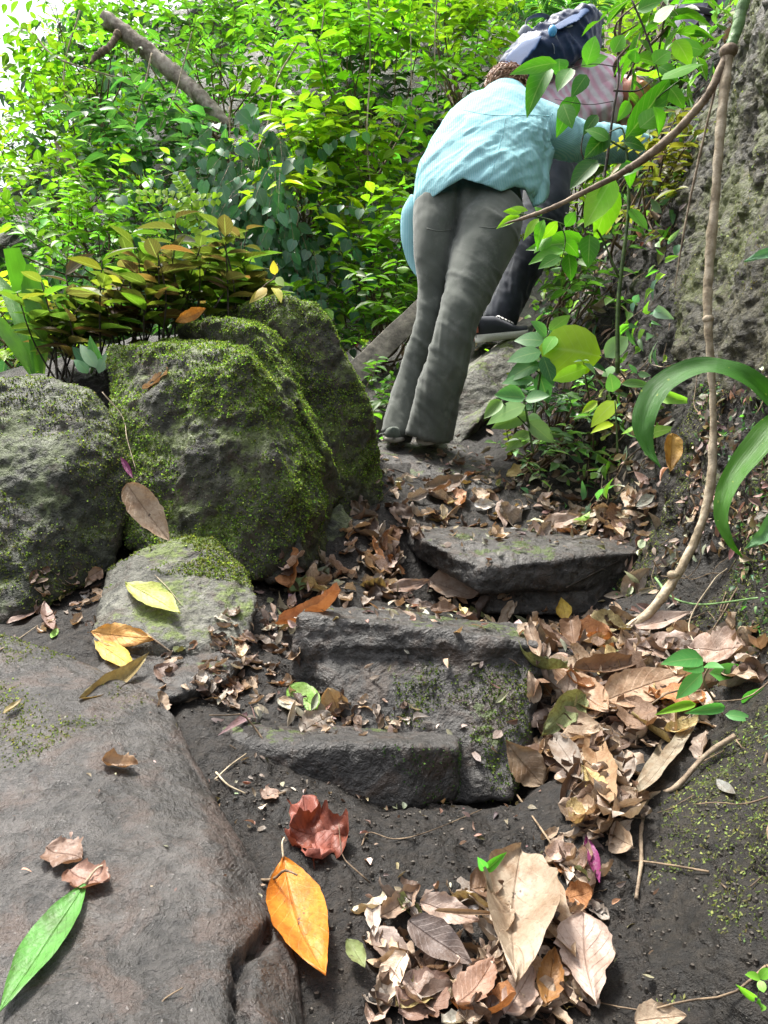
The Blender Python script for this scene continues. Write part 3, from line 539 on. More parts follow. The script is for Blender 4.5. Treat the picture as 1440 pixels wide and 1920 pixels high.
# --- the hiker in the aqua shirt, seen from behind, leaning up the steps
w1 = empty('person', P(775, 822, 3.15)); tag(w1, 'hiker in aqua striped shirt and olive trousers leaning up the steps, seen from behind', 'person')
hd, loc = head(P(952, 170, 3.52), (.10, .86, .50), (.1, .5, -.86), .96)
body = [L3([(877, 420, 3.2, .17, .7), (890, 350, 3.22, .16, .7), (915, 280, 3.3, .17, .62), (940, 220, 3.38, .17, .55), (948, 195, 3.42, .10, .6), (950, 185, 3.46, .055, 1), (952, 175, 3.5, .05, 1)])]
body += [L3([(815, 400, 3.18, .085, .9), (815, 540, 3.15, .035, .9), (806, 610, 3.17, .03, 1), (783, 700, 3.22, .03, 1), (745, 815, 3.19, .03, 1)]), L3([(915, 400, 3.16, .10, .9), (882, 520, 3.08, .06, .9), (856, 610, 3.02, .04, 1), (832, 700, 3.05, .04, 1), (800, 815, 3.12, .035, 1)])]
body += [T3([P(1015, 235, 3.38), P(1080, 262, 3.40), P(1140, 270, 3.46), P(1190, 272, 3.5), P(1216, 280, 3.5)], [.055, .045, .038, .03, .024]), T3([P(885, 225, 3.42), P(880, 290, 3.65), P(905, 300, 3.85)], [.05, .042, .028])]
body += hd + hand(P(1220, 281, 3.5), (1, .1, -.25), (.1, .8, -.6)) + hand(P(908, 300, 3.88), (.3, 1, .1), (0, .3, -1))
link('body', union_mesh('body', body, .0055, 3), M['skin'], w1)
tr = union_mesh('trousers', [L3([(882, 345, 3.2, .205, .6), (880, 375, 3.2, .222, .62), (877, 415, 3.19, .228, .64), (874, 440, 3.18, .2, .6)], seg=30),
    L3([(826, 395, 3.17, .115, 1.05), (815, 440, 3.14, .09, 1.2), (812, 490, 3.13, .077, 1.1), (812, 545, 3.14, .058, 1.15), (806, 605, 3.15, .052, 1.1), (783, 685, 3.20, .058, 1), (762, 750, 3.2, .058, 1), (741, 819, 3.17, .062, 1)]),
    L3([(928, 395, 3.15, .125, 1.02), (912, 445, 3.09, .130, .98), (893, 500, 3.05, .108, 1), (873, 560, 3.01, .086, 1.02), (856, 610, 2.99, .076, 1), (840, 675, 3.01, .076, .98), (823, 740, 3.05, .082, .95), (805, 818, 3.10, .090, .9)])], .0075, 3)
wrinkle_trousers(tr, [P(850, 600, 3.0), P(800, 620, 3.05), P(880, 440, 3.05), P(930, 460, 3.0)], [P(806, 790, 3.1), P(750, 790, 3.15), P(830, 720, 3.05), P(770, 720, 3.1)])
V = getV(tr); cx = (858 - 720) / F * 3.05 + (V[:, 2] - P(0, 400, 3.05)[2]) * .06; cl = np.exp(-((V[:, 0] - cx) / .014) ** 2) * (V[:, 1] < 3.14) * np.clip((V[:, 2] - P(0, 500, 3.05)[2]) * 8, 0, 1); V[:, 1] += .022 * cl; setV(tr, V)
tro = link('trousers', tr, M['olive'], w1)
# waistband seam and back pocket welts as thin raised lines lie under the shirt; hem seams show
for c_, r_ in (((741, 815, 3.17), .0635), ((805, 814, 3.10), .092)):
    a = np.linspace(0, 2 * math.pi, 30); q = P(*c_) + np.c_[np.cos(a) * r_, np.sin(a) * r_ * .92, np.zeros(30)]; V, Fs = tube_arr(q, [.0035], seg=6, m=60); link('hem', rawmesh('hem', V, Fs), M['olive'], tro)
Z = lambda py, Y: (960 - py) / F * Y
sp = [L3([(905, 430, 3.2, .215, .72), (890, 388, 3.2, .252, .74), (897, 345, 3.22, .256, .68), (914, 290, 3.27, .244, .62), (934, 240, 3.33, .222, .56), (946, 207, 3.38, .19, .5), (948, 187, 3.42, .13, .5), (950, 172, 3.45, .075, .8)], seg=34),
    T3([P(990, 218, 3.37), P(1040, 246, 3.37), P(1080, 262, 3.39), P(1135, 270, 3.45), P(1180, 272, 3.49), P(1208, 280, 3.5)], [.09, .098, .084, .076, .066, .056], [.8, .9, .9, .9, .9, .9], (0, 0, 1)),
    T3([P(885, 225, 3.42), P(880, 290, 3.65), P(900, 298, 3.82)], [.10, .08, .06]),
    L3([(1015, 285, 3.30, .05, 1.2), (1012, 330, 3.27, .045, 1.6), (1005, 385, 3.2, .035, 1.8), (1003, 420, 3.2, .03, 1.8)])]
sh = union_mesh('shirt', sp, .008, 5); V = getV(sh); N = getN(sh); tors = 1 - np.clip((V[:, 0] - .74) * 12, 0, 1)
lowback = near(V, P(900, 290, 3.05), .16); d = .020 * np.clip(fbm(V * [3.0, 3, 9] + V[:, :1] * [0, 0, -7], 1, 3, 101, .5, True) - .1, 0, 1) * (.15 + 1.2 * lowback) + .015 * fbm(V * [6, 6, 2.2] + V[:, 2:] * [4, 0, 0], 1, 3, 104, .5, True) * (.5 + near(V, P(990, 320, 3.1), .12))  + .008 * fbm(V, 5, 3, 108)
arm = 1 - tors; d += arm * .008 * fbm(V * [24, 8, 8] + V[:, 2:] * [12, 0, 0], 1, 3, 111, .5, True); d += .011 * near(V, P(1020, 250, 3.2), .07) * fbm(V * [30, 8, 30], 1, 2, 115, .5, True)
V = V + N * d[:, None]
bulge = near(V, P(870, 340, 3.0), .13); V[:, 1] -= .02 * bulge
hx = np.array([740, 765, 800, 835, 868, 905, 940, 965, 985, 1000, 1020, 1060]); hy = np.array([396, 391, 378, 353, 334, 345, 359, 350, 354, 388, 380, 330]); pxx = V[:, 0] / V[:, 1] * F + 720
hz = (960 - np.interp(pxx, hx, hy)) / F * V[:, 1]; hz = np.where(pxx > 1062, -9, hz) - .02 * np.clip((V[:, 1] - 3.25) * 4, 0, 1)
bm = bmesh.new(); setV(sh, V); bm.from_mesh(sh); bm.verts.ensure_lookup_table(); below = V[:, 2] < hz
bmesh.ops.delete(bm, geom=[v for v in bm.verts if below[v.index] and all(below[e.other_vert(v).index] for e in v.link_edges)], context='VERTS')
for v in bm.verts:
    if v.is_boundary or any(e.is_boundary for e in v.link_edges):
        q = v.co.x / v.co.y * F + 720
        if q < 1062: v.co.z = (960 - np.interp(q, hx, hy)) / F * v.co.y - .02 * min(1, max(0, (v.co.y - 3.25) * 4))
bm.to_mesh(sh); bm.free(); V = getV(sh)
armk = np.clip((V[:, 0] - .70) * 14, 0, 1) * (V[:, 2] > Z(330, 3.4)); s_t = V[:, 0] * 1.0 - V[:, 2] * .12 + V[:, 1] * .15; s_a = V[:, 2] * 1.1 + V[:, 0] * .35
fattr(sh, 's', np.where(armk > .5, s_a, s_t)); sho = link('shirt', sh, M['aqua'], w1)
md = sho.modifiers.new('thick', 'SOLIDIFY'); md.thickness = .0025; md.offset = -1
def drape(me, px, r, name, mat, parent, s=False, off=.0):
    bt = BVHTree.FromPolygons(getV(me).tolist(), [tuple(p.vertices) for p in me.polygons]); q = []
    for x, y in catmull(np.array([(a, b, 0.) for a, b in px]), len(px) * 6)[:, :2]:
        h_ = bt.ray_cast(Vector((0, 0, 0)), Vector(P(x, y, 1)).normalized())[0]
        if h_ is not None: q.append(np.array(h_) + [0, -off, 0])
    if len(q) < 3: return
    V, Fs = tube_arr(q, [r], seg=6, m=len(q) * 2, flat=[.6]); m_ = rawmesh(name, V, Fs)
    if s: fattr(m_, 's', V[:, 2])
    return link(name, m_, mat, parent)
drape(sh, [(868, 206), (905, 214), (950, 217), (995, 216), (1030, 218)], .0022, 'yoke_seam', M['aqua'], sho, True)
drape(sh, [(1036, 212), (1026, 235), (1028, 260), (1042, 288)], .0022, 'armhole_seam', M['aqua'], sho, True)
drape(sh, [(948, 219), (940, 260), (926, 310), (915, 342)], .0018, 'back_seam', M['aqua'], sho, True)
drape(tr, [(800, 428), (822, 433), (845, 431)], .0024, 'pocket_welt', M['olive'], tro); drape(tr, [(898, 425), (925, 427), (955, 420)], .0024, 'pocket_welt', M['olive'], tro)
drape(tr, [(862, 372), (858, 395), (853, 415)], .0018, 'seat_seam', M['olive'], tro)
sl_ = T3([P(782, 370, 3.25), P(768, 400, 3.24), P(766, 445, 3.23), P(774, 490, 3.22), P(783, 518, 3.2)], [.03, .034, .032, .024, .006], [.25, .5, .5, .4, .3], (1, 0, 0), 12); V, Fs = sl_; me = rawmesh('tail', V, Fs); fattr(me, 's', V[:, 0]); link('shirt_tail', me, M['aqua'], sho)
V, Fs = L3([(950, 184, 3.43, .075, .85), (951, 176, 3.46, .07, .9), (951, 170, 3.475, .066, .9)]); me = rawmesh('collar', V, Fs); fattr(me, 's', V[:, 2]); link('collar', me, M['aqua'], sho)
V, Fs = T3([P(1200, 279, 3.5), P(1216, 282, 3.5)], [.060, .056]); me = rawmesh('cuff', V, Fs); fattr(me, 's', V[:, 2]); link('cuff', me, M['aqua'], sho)
# hair: a cap plus many loose strands gathered in a messy knot
def hair_on(parent, c, R, n, mat, fall, seed, loose=.02, ln=.09):
    g = np.random.default_rng(seed); parts = [ellipsoid(c, R)]
    for k in range(n):
        th = g.uniform(0, 2 * math.pi); ph = g.uniform(0, 1.9); q = np.array([math.sin(ph) * math.cos(th), math.sin(ph) * math.sin(th), math.cos(ph)]); p = c + q * R * .97
        t = norm(np.asarray(fall) + g.normal(0, .35, 3)); t = norm(t - q * np.dot(t, q)); m_ = p + t * ln * .5 + q * g.uniform(.002, loose * .6); e = p + t * ln * .9 - q * .012 + g.normal(0, .006, 3)
        parts.append(tube_arr([p, m_, e], [.003, .0028, .001], seg=4, m=6))
    V, Fs = merge(parts); return link('hair', rawmesh('hair', V, Fs), mat, parent)
hair_on(w1, P(950, 160, 3.5), np.array([.075, .085, .062]), 420, M['hair'], (-.6, -.6, -.35), 5, .03)
shoe(w1, P(738, 830, 3.10), P(744, 812, 3.35), (0, -.1, 1), .095, .062, M['shoe_grey'], M['rubber']); shoe(w1, P(800, 835, 3.04), P(812, 815, 3.29), (0, -.1, 1), .10, .062, M['shoe_grey'], M['rubber'])
for q in (P(741, 806, 3.15), P(801, 808, 3.09)):
    V, Fs = T3([q + [0, .03, .0], q + [0, .03, .07]], [.034, .034]); link('sock', rawmesh('sock', V, Fs), M['shoe_grey'], w1)
# --- the hiker ahead: navy jeans, pink striped shirt, backpack, bent double
w2 = empty('person', P(940, 645, 3.85)); tag(w2, 'hiker ahead in pink striped shirt and dark jeans, bent over under a backpack', 'person')
hd, loc = head(P(1196, 178, 4.3), (.75, .25, -.35), (.35, .1, -1), 1.1)
b2 = [L3([(1015, 300, 4.05, .15, .8), (1045, 235, 4.15, .17, .8), (1095, 180, 4.25, .17, .8), (1135, 165, 4.3, .15, .8)], side=(.6, 0, -.8)), T3([P(1135, 165, 4.3), P(1165, 168, 4.3), P(1185, 175, 4.3)], [.07, .06, .06])]
b2 += [L3([(1030, 310, 4.0, .11, 1), (990, 470, 3.9, .07, 1), (955, 540, 3.88, .05, 1), (925, 630, 3.9, .04, 1)]), L3([(1000, 310, 4.15, .11, 1), (945, 450, 4.1, .065, 1), (900, 560, 4.15, .05, 1), (890, 640, 4.2, .04, 1)])]
b2 += [T3([P(1130, 160, 4.15), P(1122, 225, 4.1), P(1150, 285, 4.15), P(1180, 305, 4.2)], [.055, .045, .036, .028]), T3([P(1140, 165, 4.45), P(1150, 240, 4.5), P(1175, 290, 4.5)], [.055, .045, .03])] + hand(P(1182, 307, 4.2), (1, .3, -.4), (0, .6, -1)) + hand(P(1178, 293, 4.5), (1, .3, -.4), (0, .6, -1)) + hd
link('body', union_mesh('body', b2, .0065, 3), M['skin_ruddy'], w2)
t2 = union_mesh('trousers', [L3([(1022, 290, 4.05, .17, .8), (1020, 330, 4.03, .175, .8)]), L3([(1030, 320, 3.98, .13, 1), (1022, 390, 3.92, .118, 1), (1000, 460, 3.88, .1, 1), (975, 520, 3.87, .084, 1), (950, 570, 3.87, .08, 1), (936, 606, 3.88, .078, 1)]),
    L3([(1000, 320, 4.15, .13, 1), (955, 420, 4.1, .1, 1), (922, 520, 4.13, .085, 1), (895, 600, 4.18, .072, 1), (890, 620, 4.2, .068, 1)])], .009, 3)
wrinkle_trousers(t2, [P(975, 520, 3.87), P(1010, 400, 3.9)], [P(938, 600, 3.85), P(945, 570, 3.85)], 1.3, 140); link('trousers', t2, M['navy'], w2)
s2 = union_mesh('shirt', [L3([(1015, 285, 4.06, .19, .8), (1045, 235, 4.15, .2, .85), (1090, 180, 4.25, .2, .85), (1130, 160, 4.3, .17, .85), (1150, 162, 4.3, .09, .9)], side=(.6, 0, -.8)),
    T3([P(1120, 150, 4.15), P(1130, 185, 4.1), P(1118, 226, 4.08)], [.10, .10, .088]), T3([P(1145, 160, 4.45), P(1156, 200, 4.5), P(1158, 230, 4.5)], [.10, .095, .085])], .009, 4)
V = getV(s2); N = getN(s2); setV(s2, V + N * (.016 * 1.3 * fbm(V * [9, 9, 5], 1, 4, 160, .5, True) + .01 * fbm(V, 14, 3, 166))[:, None]); V = getV(s2); fattr(s2, 's', V[:, 0] * .9 + V[:, 2] * .45 + .03 * fbm(V, 7, 2, 161)); link('shirt', s2, M['pink'], w2)
hair_on(w2, P(1206, 160, 4.3), np.array([.085, .09, .07]), 200, M['hair_grey'], (.7, -.2, -.6), 8, .01, .05)
s_ = shoe(w2, P(893, 643, 3.78), P(988, 632, 3.86), (0, -.25, 1), .105, .125, M['shoe_dark'], M['sole_white'], M['coral'], 'sneaker'); shoe(w2, P(880, 640, 4.18), P(925, 636, 4.35), (0, -.1, 1), .10, .11, M['shoe_dark'], M['sole_white'], None, 'sneaker')
bp = empty('backpack', P(1010, 120, 4.2)); tag(bp, 'navy backpack with grey straps on the back of the hiker in pink', 'backpack')
HB = [(928,150),(942,104),(972,72),(1008,46),(1050,38),(1098,10),(1108,16),(1108,68),(1100,94),(1045,114),(1010,134),(985,154)]
pk = union_mesh('bag', [hull_arr([P(x, y, 4.0 + .05 * math.sin(i * 2.)) for i, (x, y) in enumerate(HB)] + [P(960, 120, 3.9), P(1020, 80, 3.88), P(1070, 62, 3.92)] + [P(x + 20, y + 12, 4.32) for x, y in HB])], .009, 5)
V = getV(pk); setV(pk, V + getN(pk) * (.022 * fbm(V * [5, 5, 12] + V[:, :1] * [0, 0, 8], 1, 4, 170, .5, True) + .012 * fbm(V, 9, 3, 172))[:, None]); link('bag', pk, M['packdark'], bp)
fl = union_mesh('flap', [hull_arr([P(*q) for q in ((938,140,3.92),(950,104,3.92),(980,76,3.9),(1018,66,3.84),(1005,92,3.84),(965,138,3.86),(950,120,4.0),(1000,80,4.0))]), hull_arr([P(*q) for q in ((1030,52,3.9),(1060,38,3.94),(1102,10,3.97),(1108,20,3.95),(1085,40,3.88),(1045,58,3.87),(1070,40,4.05))])], .007, 3); link('flap', fl, M['packblue'], bp)
def strap(pts, w, mat, parent, name='strap', th=.12, side=(0, 0, 1)): V, Fs = T3(pts, [w / 2], [th], side, 10); return link(name, rawmesh(name, V, Fs), mat, parent)
strap([P(984, 60, 4.02), P(988, 38, 4.0), P(1010, 28, 4.0), P(1030, 34, 4.0), P(1036, 50, 4.02)], .035, M['strapgrey'], bp, 'handle', .15, (0, 1, 0)); strap([P(1030, 58, 3.93), P(1038, 78, 3.9), P(1040, 98, 3.93)], .05, M['strapgrey'], bp)
strap([P(1042, 60, 3.93), P(1065, 50, 3.93), P(1085, 48, 3.95)], .014, M['steel'], bp, 'buckle', .5); strap([P(975, 66, 4.0), P(985, 55, 3.98), P(995, 62, 3.99)], .05, M['strapgrey'], bp, 'mesh_pocket', .4)
V, Fs = ellipsoid(P(1036, 58, 3.88), (.022, .022, .028)); link('bottle_cap', rawmesh('cap', V, Fs), M['bluecap'], bp)
# --- a third hiker, only the back in view between the leaves
w3 = empty('person', P(1320, 300, 5.2)); tag(w3, 'hiker in lilac-grey shirt with black strap, half hidden by leaves at top right', 'person')
hd, loc = head(P(1325, -150, 5.1), (0, .1, 1), (0, 1, -.1), 1.0)
link('body', union_mesh('body', hd + [L3([(1322, 120, 5.15, .14, .7), (1322, 40, 5.15, .15, .6), (1322, -40, 5.12, .17, .55), (1323, -80, 5.1, .08, .8), (1325, -120, 5.1, .055, 1)]), L3([(1310, 120, 5.15, .08, 1), (1308, 230, 5.12, .06, 1), (1306, 330, 5.15, .045, 1)]), L3([(1338, 120, 5.15, .08, 1), (1342, 230, 5.12, .06, 1), (1344, 330, 5.15, .045, 1)]),
    T3([P(1370, -50, 5.1), P(1385, 40, 5.0), P(1360, 90, 4.9)], [.05, .042, .03]), T3([P(1275, -50, 5.15), P(1268, 20, 5.3), P(1275, 60, 5.5)], [.05, .042, .03])] + hand(P(1358, 92, 4.9), (-.5, -.2, -.8), (-1, 0, 0)) + hand(P(1275, 62, 5.5), (0, .8, -.5), (0, 0, -1)), .009, 3), M['skin3'], w3)
s3 = union_mesh('shirt', [L3([(1320, 100, 5.15, .17, .75), (1320, 40, 5.15, .18, .7), (1322, -40, 5.12, .2, .6), (1323, -75, 5.1, .12, .7)]), T3([P(1370, -55, 5.1), P(1382, 0, 5.05)], [.08, .07]), T3([P(1275, -55, 5.15), P(1268, 0, 5.25)], [.08, .07])], .011, 4); V = getV(s3); setV(s3, V + getN(s3) * (.015 * fbm(V * [7, 7, 5], 1, 3, 180, .5, True))[:, None]); link('shirt', s3, M['lilac'], w3)
t3 = union_mesh('trousers', [L3([(1322, 95, 5.15, .165, .75), (1322, 135, 5.15, .17, .75)]), L3([(1308, 130, 5.15, .095, 1), (1307, 230, 5.12, .08, 1), (1305, 325, 5.15, .07, 1)]), L3([(1340, 130, 5.15, .095, 1), (1342, 230, 5.12, .08, 1), (1344, 325, 5.15, .07, 1)])], .011, 3); link('trousers', t3, M['black'], w3)
hair_on(w3, P(1325, -162, 5.08), np.array([.085, .095, .09]), 120, M['black'], (0, -.3, -1), 9, .01, .08); strap([P(1345, -60, 4.98), P(1332, 20, 4.97), P(1300, 62, 5.0)], .06, M['black'], w3, 'shoulder_strap', .15, (1, 0, 0)); strap([P(1290, 14, 5.0), P(1330, 22, 4.96), P(1352, 30, 5.0)], .045, M['black'], w3, 'waist_strap', .15)
for q in (1306, 1344): shoe(w3, P(q, 345, 5.1), P(q, 335, 5.36), (0, 0, 1), .1, .1, M['shoe_dark'], M['rubber'])
# ------------------------------------------------------------------ living plants
UP = np.array([0, 0, 1.])
def shoots(g, org, dirs, ln, nl, L, W, kind, base, droop=.35, var=.25, hang=False, hi=False, rad=.0022, stemtubes=True):
    base = np.array(base) * .74; n = len(org); dirs = norm(dirs); ln = np.broadcast_to(ln, n); t = (np.arange(nl) + .6) / nl
    pos = org[:, None] + dirs[:, None] * (ln[:, None] * t)[..., None] - UP * (droop * ln[:, None] * t ** 2)[..., None]
    tan = norm(dirs[:, None] - UP * (2 * droop * t)[None, :, None] + 0 * pos); side = norm(np.cross(tan, UP + g.normal(0, .15, pos.shape)))
    sg = np.where(np.arange(nl) % 2, 1, -1)[None, :, None]
    if hang: d = norm(-UP * g.uniform(.6, 1.1, pos.shape[:2] + (1,)) + side * sg * .5 + g.normal(0, .25, pos.shape)); nr = norm(np.array([0, -1, .35]) + g.normal(0, .3, pos.shape))
    else: d = norm(tan * .45 + side * sg * .9 + g.normal(0, .22, pos.shape) - UP * .15); nr = norm(UP + g.normal(0, .35, pos.shape) - np.array([0, .25, 0]))
    pos, d, nr = pos.reshape(-1, 3), d.reshape(-1, 3), nr.reshape(-1, 3); m = len(pos); s = g.uniform(.5, 1.3, m)
    tint = cols(base, m, var * .55, g, .07) * np.repeat(np.exp(g.normal(0, var, n)), nl)[:, None]; tint = np.clip(tint, 0, .8)
    ls = place_leaves((TP if hi else TPs)[kind], pos, d, nr, L * s, W * s, tint)
    st = []
    if stemtubes:
        q = np.linspace(0, 1, 4)
        sp_ = org[:, None] + dirs[:, None] * (ln[:, None] * q)[..., None] - UP * (droop * ln[:, None] * q ** 2)[..., None]
        a = np.arange(3) * 2.094; ring = np.stack([np.cos(a), np.sin(a) * .5, np.sin(a)], -1) * rad
        V = (sp_[:, :, None] + ring[None, None] * (1.2 - q)[None, :, None, None]).reshape(-1, 3); Q = (grid_faces(4, 3, True)[None] + (np.arange(n) * 12)[:, None, None]).reshape(-1, 4); st = [(V, [Q])]
    return ls, st
def plant(name, label, cat, sets, stems, leafmat, stemmat, loc, group=None, lname='leaves'):
    e = empty(name, (0, 0, 0)); tag(e, label, cat, group); e.location = loc; bpy.context.view_layer.update()
    a = join_leaves(lname, sets, leafmat, e)
    objs = [a]
    if stems: V, Fs = merge(stems); objs.append(link('stem', rawmesh('stem', V, Fs), stemmat, e))
    for o in objs: o.matrix_parent_inverse = e.matrix_world.inverted()
    return e
g = np.random.default_rng(11)
Y_G, MID, DK, IVY, OL, PALE = (.20, .44, .02), (.09, .26, .02), (.045, .12, .02), (.065, .20, .09), (.15, .19, .03), (.22, .42, .10)
# dense leaf cover growing on the slope behind
def cover(n, x0, x1, z0, z1, off, base, L, nl, seed, kind='ovate', var=.35, hang=False, thr=-1):
    gg = np.random.default_rng(seed); x = gg.uniform(x0, x1, n * 2); z = gg.uniform(z0, z1, n * 2); q = np.c_[x, x * 0, z]; cl = fbm(q, .9, 3, seed); k = (z < hill_top(x) + .1 + .3 * cl) & (cl > thr); x, z, cl = x[k][:n], z[k][:n], cl[k][:n]
    y = hill_y(x, z) + .35 * fbm(np.c_[x, hill_y(x, z) + .5, z], 1.2, 5, 50) - off * gg.uniform(.2, 1.2, len(x)) - .35 * cl
    d = np.c_[gg.normal(0, .55, len(x)), -np.ones(len(x)) * .7, gg.normal(.25, .45, len(x))]
    return shoots(gg, np.c_[x, y, z], d, gg.uniform(.3, .6, len(x)), nl, L, L * .5, kind, base, .45, var, hang, rad=.003)
a1, s1 = cover(2300, -6.4, 4.2, -1, 6.6, .3, (.05, .14, .03), .13, 7, 201, thr=-.3); a2, s2_ = cover(1000, -6.4, 4.2, -.5, 6.6, .8, (.10, .28, .04), .15, 7, 202, 'ovate', .5, False, -.1); a3, s3_ = cover(420, -6.2, 4.2, -.2, 6.2, 1.0, Y_G, .14, 7, 203, 'heart', thr=.05); a4, s4_ = cover(350, -6.0, 4.0, -.2, 6, 1.0, (.07, .17, .09), .14, 6, 204, 'heart', .4, True, -.2)
fo = join_leaves('background_foliage', [a1, a2, a3, a4], M['leaf']); tag(fo, kind='stuff')
V, Fs = merge(s1 + s2_ + s3_); tag(link('background_twigs', rawmesh('background_twigs', V, Fs), M['twig']), kind='stuff')
def shrub(px, py, Y, rx, ry, n, base, L, label, kind='ovate', seed=1, hang=False, nl=8, ln=(.25, .55), var=.28, gloss=False, aspect=.48, cat='shrub', name='shrub', depth=.35, dirb=(0, -.5, .5), droop=.4, smat='twig'):
    gg = np.random.default_rng(seed); c = P(px, py, Y); q = gg.normal(0, .5, (n, 3)); q = q / np.maximum(1, np.linalg.norm(q, axis=1) / 1.05)[:, None]
    org = c + q * [rx / F * Y, depth, ry / F * Y]; d = q * [.6, .5, .5] + np.array(dirb) + gg.normal(0, .3, (n, 3)); ls, st = shoots(gg, org, d, gg.uniform(*ln, n), nl, L, L * aspect, kind, base, droop, var, hang)
    base0 = c + [0, .35, -ry / F * Y * 1.15]; ms = []
    for k in gg.choice(n, min(n, 14), False): mid = (base0 + org[k]) / 2 + gg.normal(0, .08, 3) + [0, .1, 0]; ms.append(tube_arr([base0 + gg.normal(0, .04, 3), mid, org[k]], [.008, .006, .003], seg=5, m=10, wob=.2))
    return plant(name, label, cat, [ls], st + ms, M['gloss' if gloss else 'leaf'], M[smat], base0)
shrub(700, 130, 5.2, 190, 150, 95, Y_G, .11, 'sunlit yellow-green climber to the left of the backpack, near the top', seed=301, depth=.4)
shrub(640, 330, 5.1, 130, 90, 70, (.27, .46, .02), .115, 'bright lime bush directly left of the aqua shirt', seed=302)
shrub(700, 480, 4.9, 90, 90, 60, (.22, .42, .02), .11, 'lime-green bush left of the trousers above the plank rail', seed=303, kind='lance')
shrub(720, 590, 4.6, 80, 70, 60, (.13, .30, .02), .085, 'mid-green leafy bush overlapping the wooden plank rail', seed=304, kind='lance')
shrub(400, 90, 5.7, 170, 110, 80, (.12, .28, .025), .085, 'fine-leaved green tree bough around the fallen log', seed=305)
shrub(150, 90, 5.6, 100, 110, 55, (.18, .40, .03), .09, 'airy green bough reaching into the white sky at top left', seed=306, kind='lance', dirb=(-.6, -.3, .1))
shrub(110, 290, 5.4, 120, 110, 70, (.26, .46, .02), .085, 'small-leaved bright bush at the left edge below the sky gap', seed=307)
shrub(150, 420, 4.6, 170, 70, 80, (.20, .42, .03), .085, 'low bright green bush behind the olive undergrowth', seed=308)
shrub(300, 300, 5.2, 110, 90, 45, (.08, .22, .07), .13, 'dull green climber hanging left of the dark ivy', seed=309)
shrub(505, 410, 4.7, 130, 155, 120, IVY, .075, 'dark ivy with heart-shaped bluish leaves hanging behind the big boulder', 'heart', 310, True, 7, (.3, .6), .25, True, .85, 'ivy', 'ivy', .25, (0, -.2, -.6), .3)
shrub(440, 300, 4.9, 100, 70, 40, (.07, .21, .07), .085, 'patch of broad bluish ivy above the olive undergrowth', 'heart', 311, True, 6, (.3, .5), .25, True, .8, 'ivy', 'ivy', .25, (0, -.2, -.6), .3)
shrub(560, 370, 4.6, 45, 25, 14, (.42, .60, .03), .13, 'glowing lime sprig of pointed leaves in front of the ivy', 'lance', 312, nl=7, ln=(.2, .35), depth=.1, aspect=.3)
shrub(870, 60, 5.5, 90, 90, 60, (.24, .42, .02), .10, 'leafy bush behind and left of the navy backpack', seed=313)
shrub(1180, 80, 6.1, 120, 90, 50, (.28, .46, .04), .10, 'pale green bush between the backpack and the hiker in lilac', seed=314)
shrub(1090, 330, 4.9, 70, 80, 45, (.30, .50, .03), .09, 'bright bush filling the gap under the outstretched aqua sleeve', seed=315)
shrub(1255, 200, 4.4, 50, 45, 20, (.17, .38, .02), .13, 'broad-leaved green shrub in front of the hiker in lilac', seed=316, kind='heart', aspect=.7)
shrub(1040, 760, 2.9, 60, 70, 18, (.09, .24, .09), .06, 'loose bluish-green seedlings on the bank right of the olive trousers', seed=340, nl=5, ln=(.08, .2), depth=.1, gloss=True)
shrub(1120, 760, 2.75, 90, 110, 20, (.12, .26, .07), .05, 'sparse small-leaved plants growing out of the middle of the bank', seed=341, nl=5, ln=(.08, .2), depth=.1)
shrub(1110, 540, 3.2, 70, 110, 24, (.12, .28, .05), .065, 'green seedlings on the bank behind the tall green sapling', seed=342, nl=5, ln=(.1, .25), depth=.15)
shrub(1010, 850, 2.75, 70, 40, 18, (.16, .28, .12), .05, 'pale low plants at the edge of the flagstone', seed=343, nl=5, ln=(.06, .14), depth=.06)
shrub(1235, 10, 3.6, 40, 20, 8, (.10, .27, .015), .14, 'overhanging leafy branch at the top right beside the green stem', seed=317, kind='lance', aspect=.38, dirb=(-.3, -.3, -.5), depth=.15)
shrub(1240, 330, 3.0, 50, 110, 30, (.22, .21, .04), .065, 'olive-brown small-leaved creeper on the bank by the curved branch', seed=318, nl=6, ln=(.1, .22), depth=.12)
shrub(40, 620, 3.4, 90, 60, 36, (.34, .50, .03), .07, 'lime ground plant behind the left boulder', seed=319, ln=(.15, .3))
shrub(690, 760, 3.9, 40, 60, 26, (.10, .24, .03), .06, 'small fine-leaved bush between the big boulder and trouser hems', seed=320, kind='lance', ln=(.12, .3))
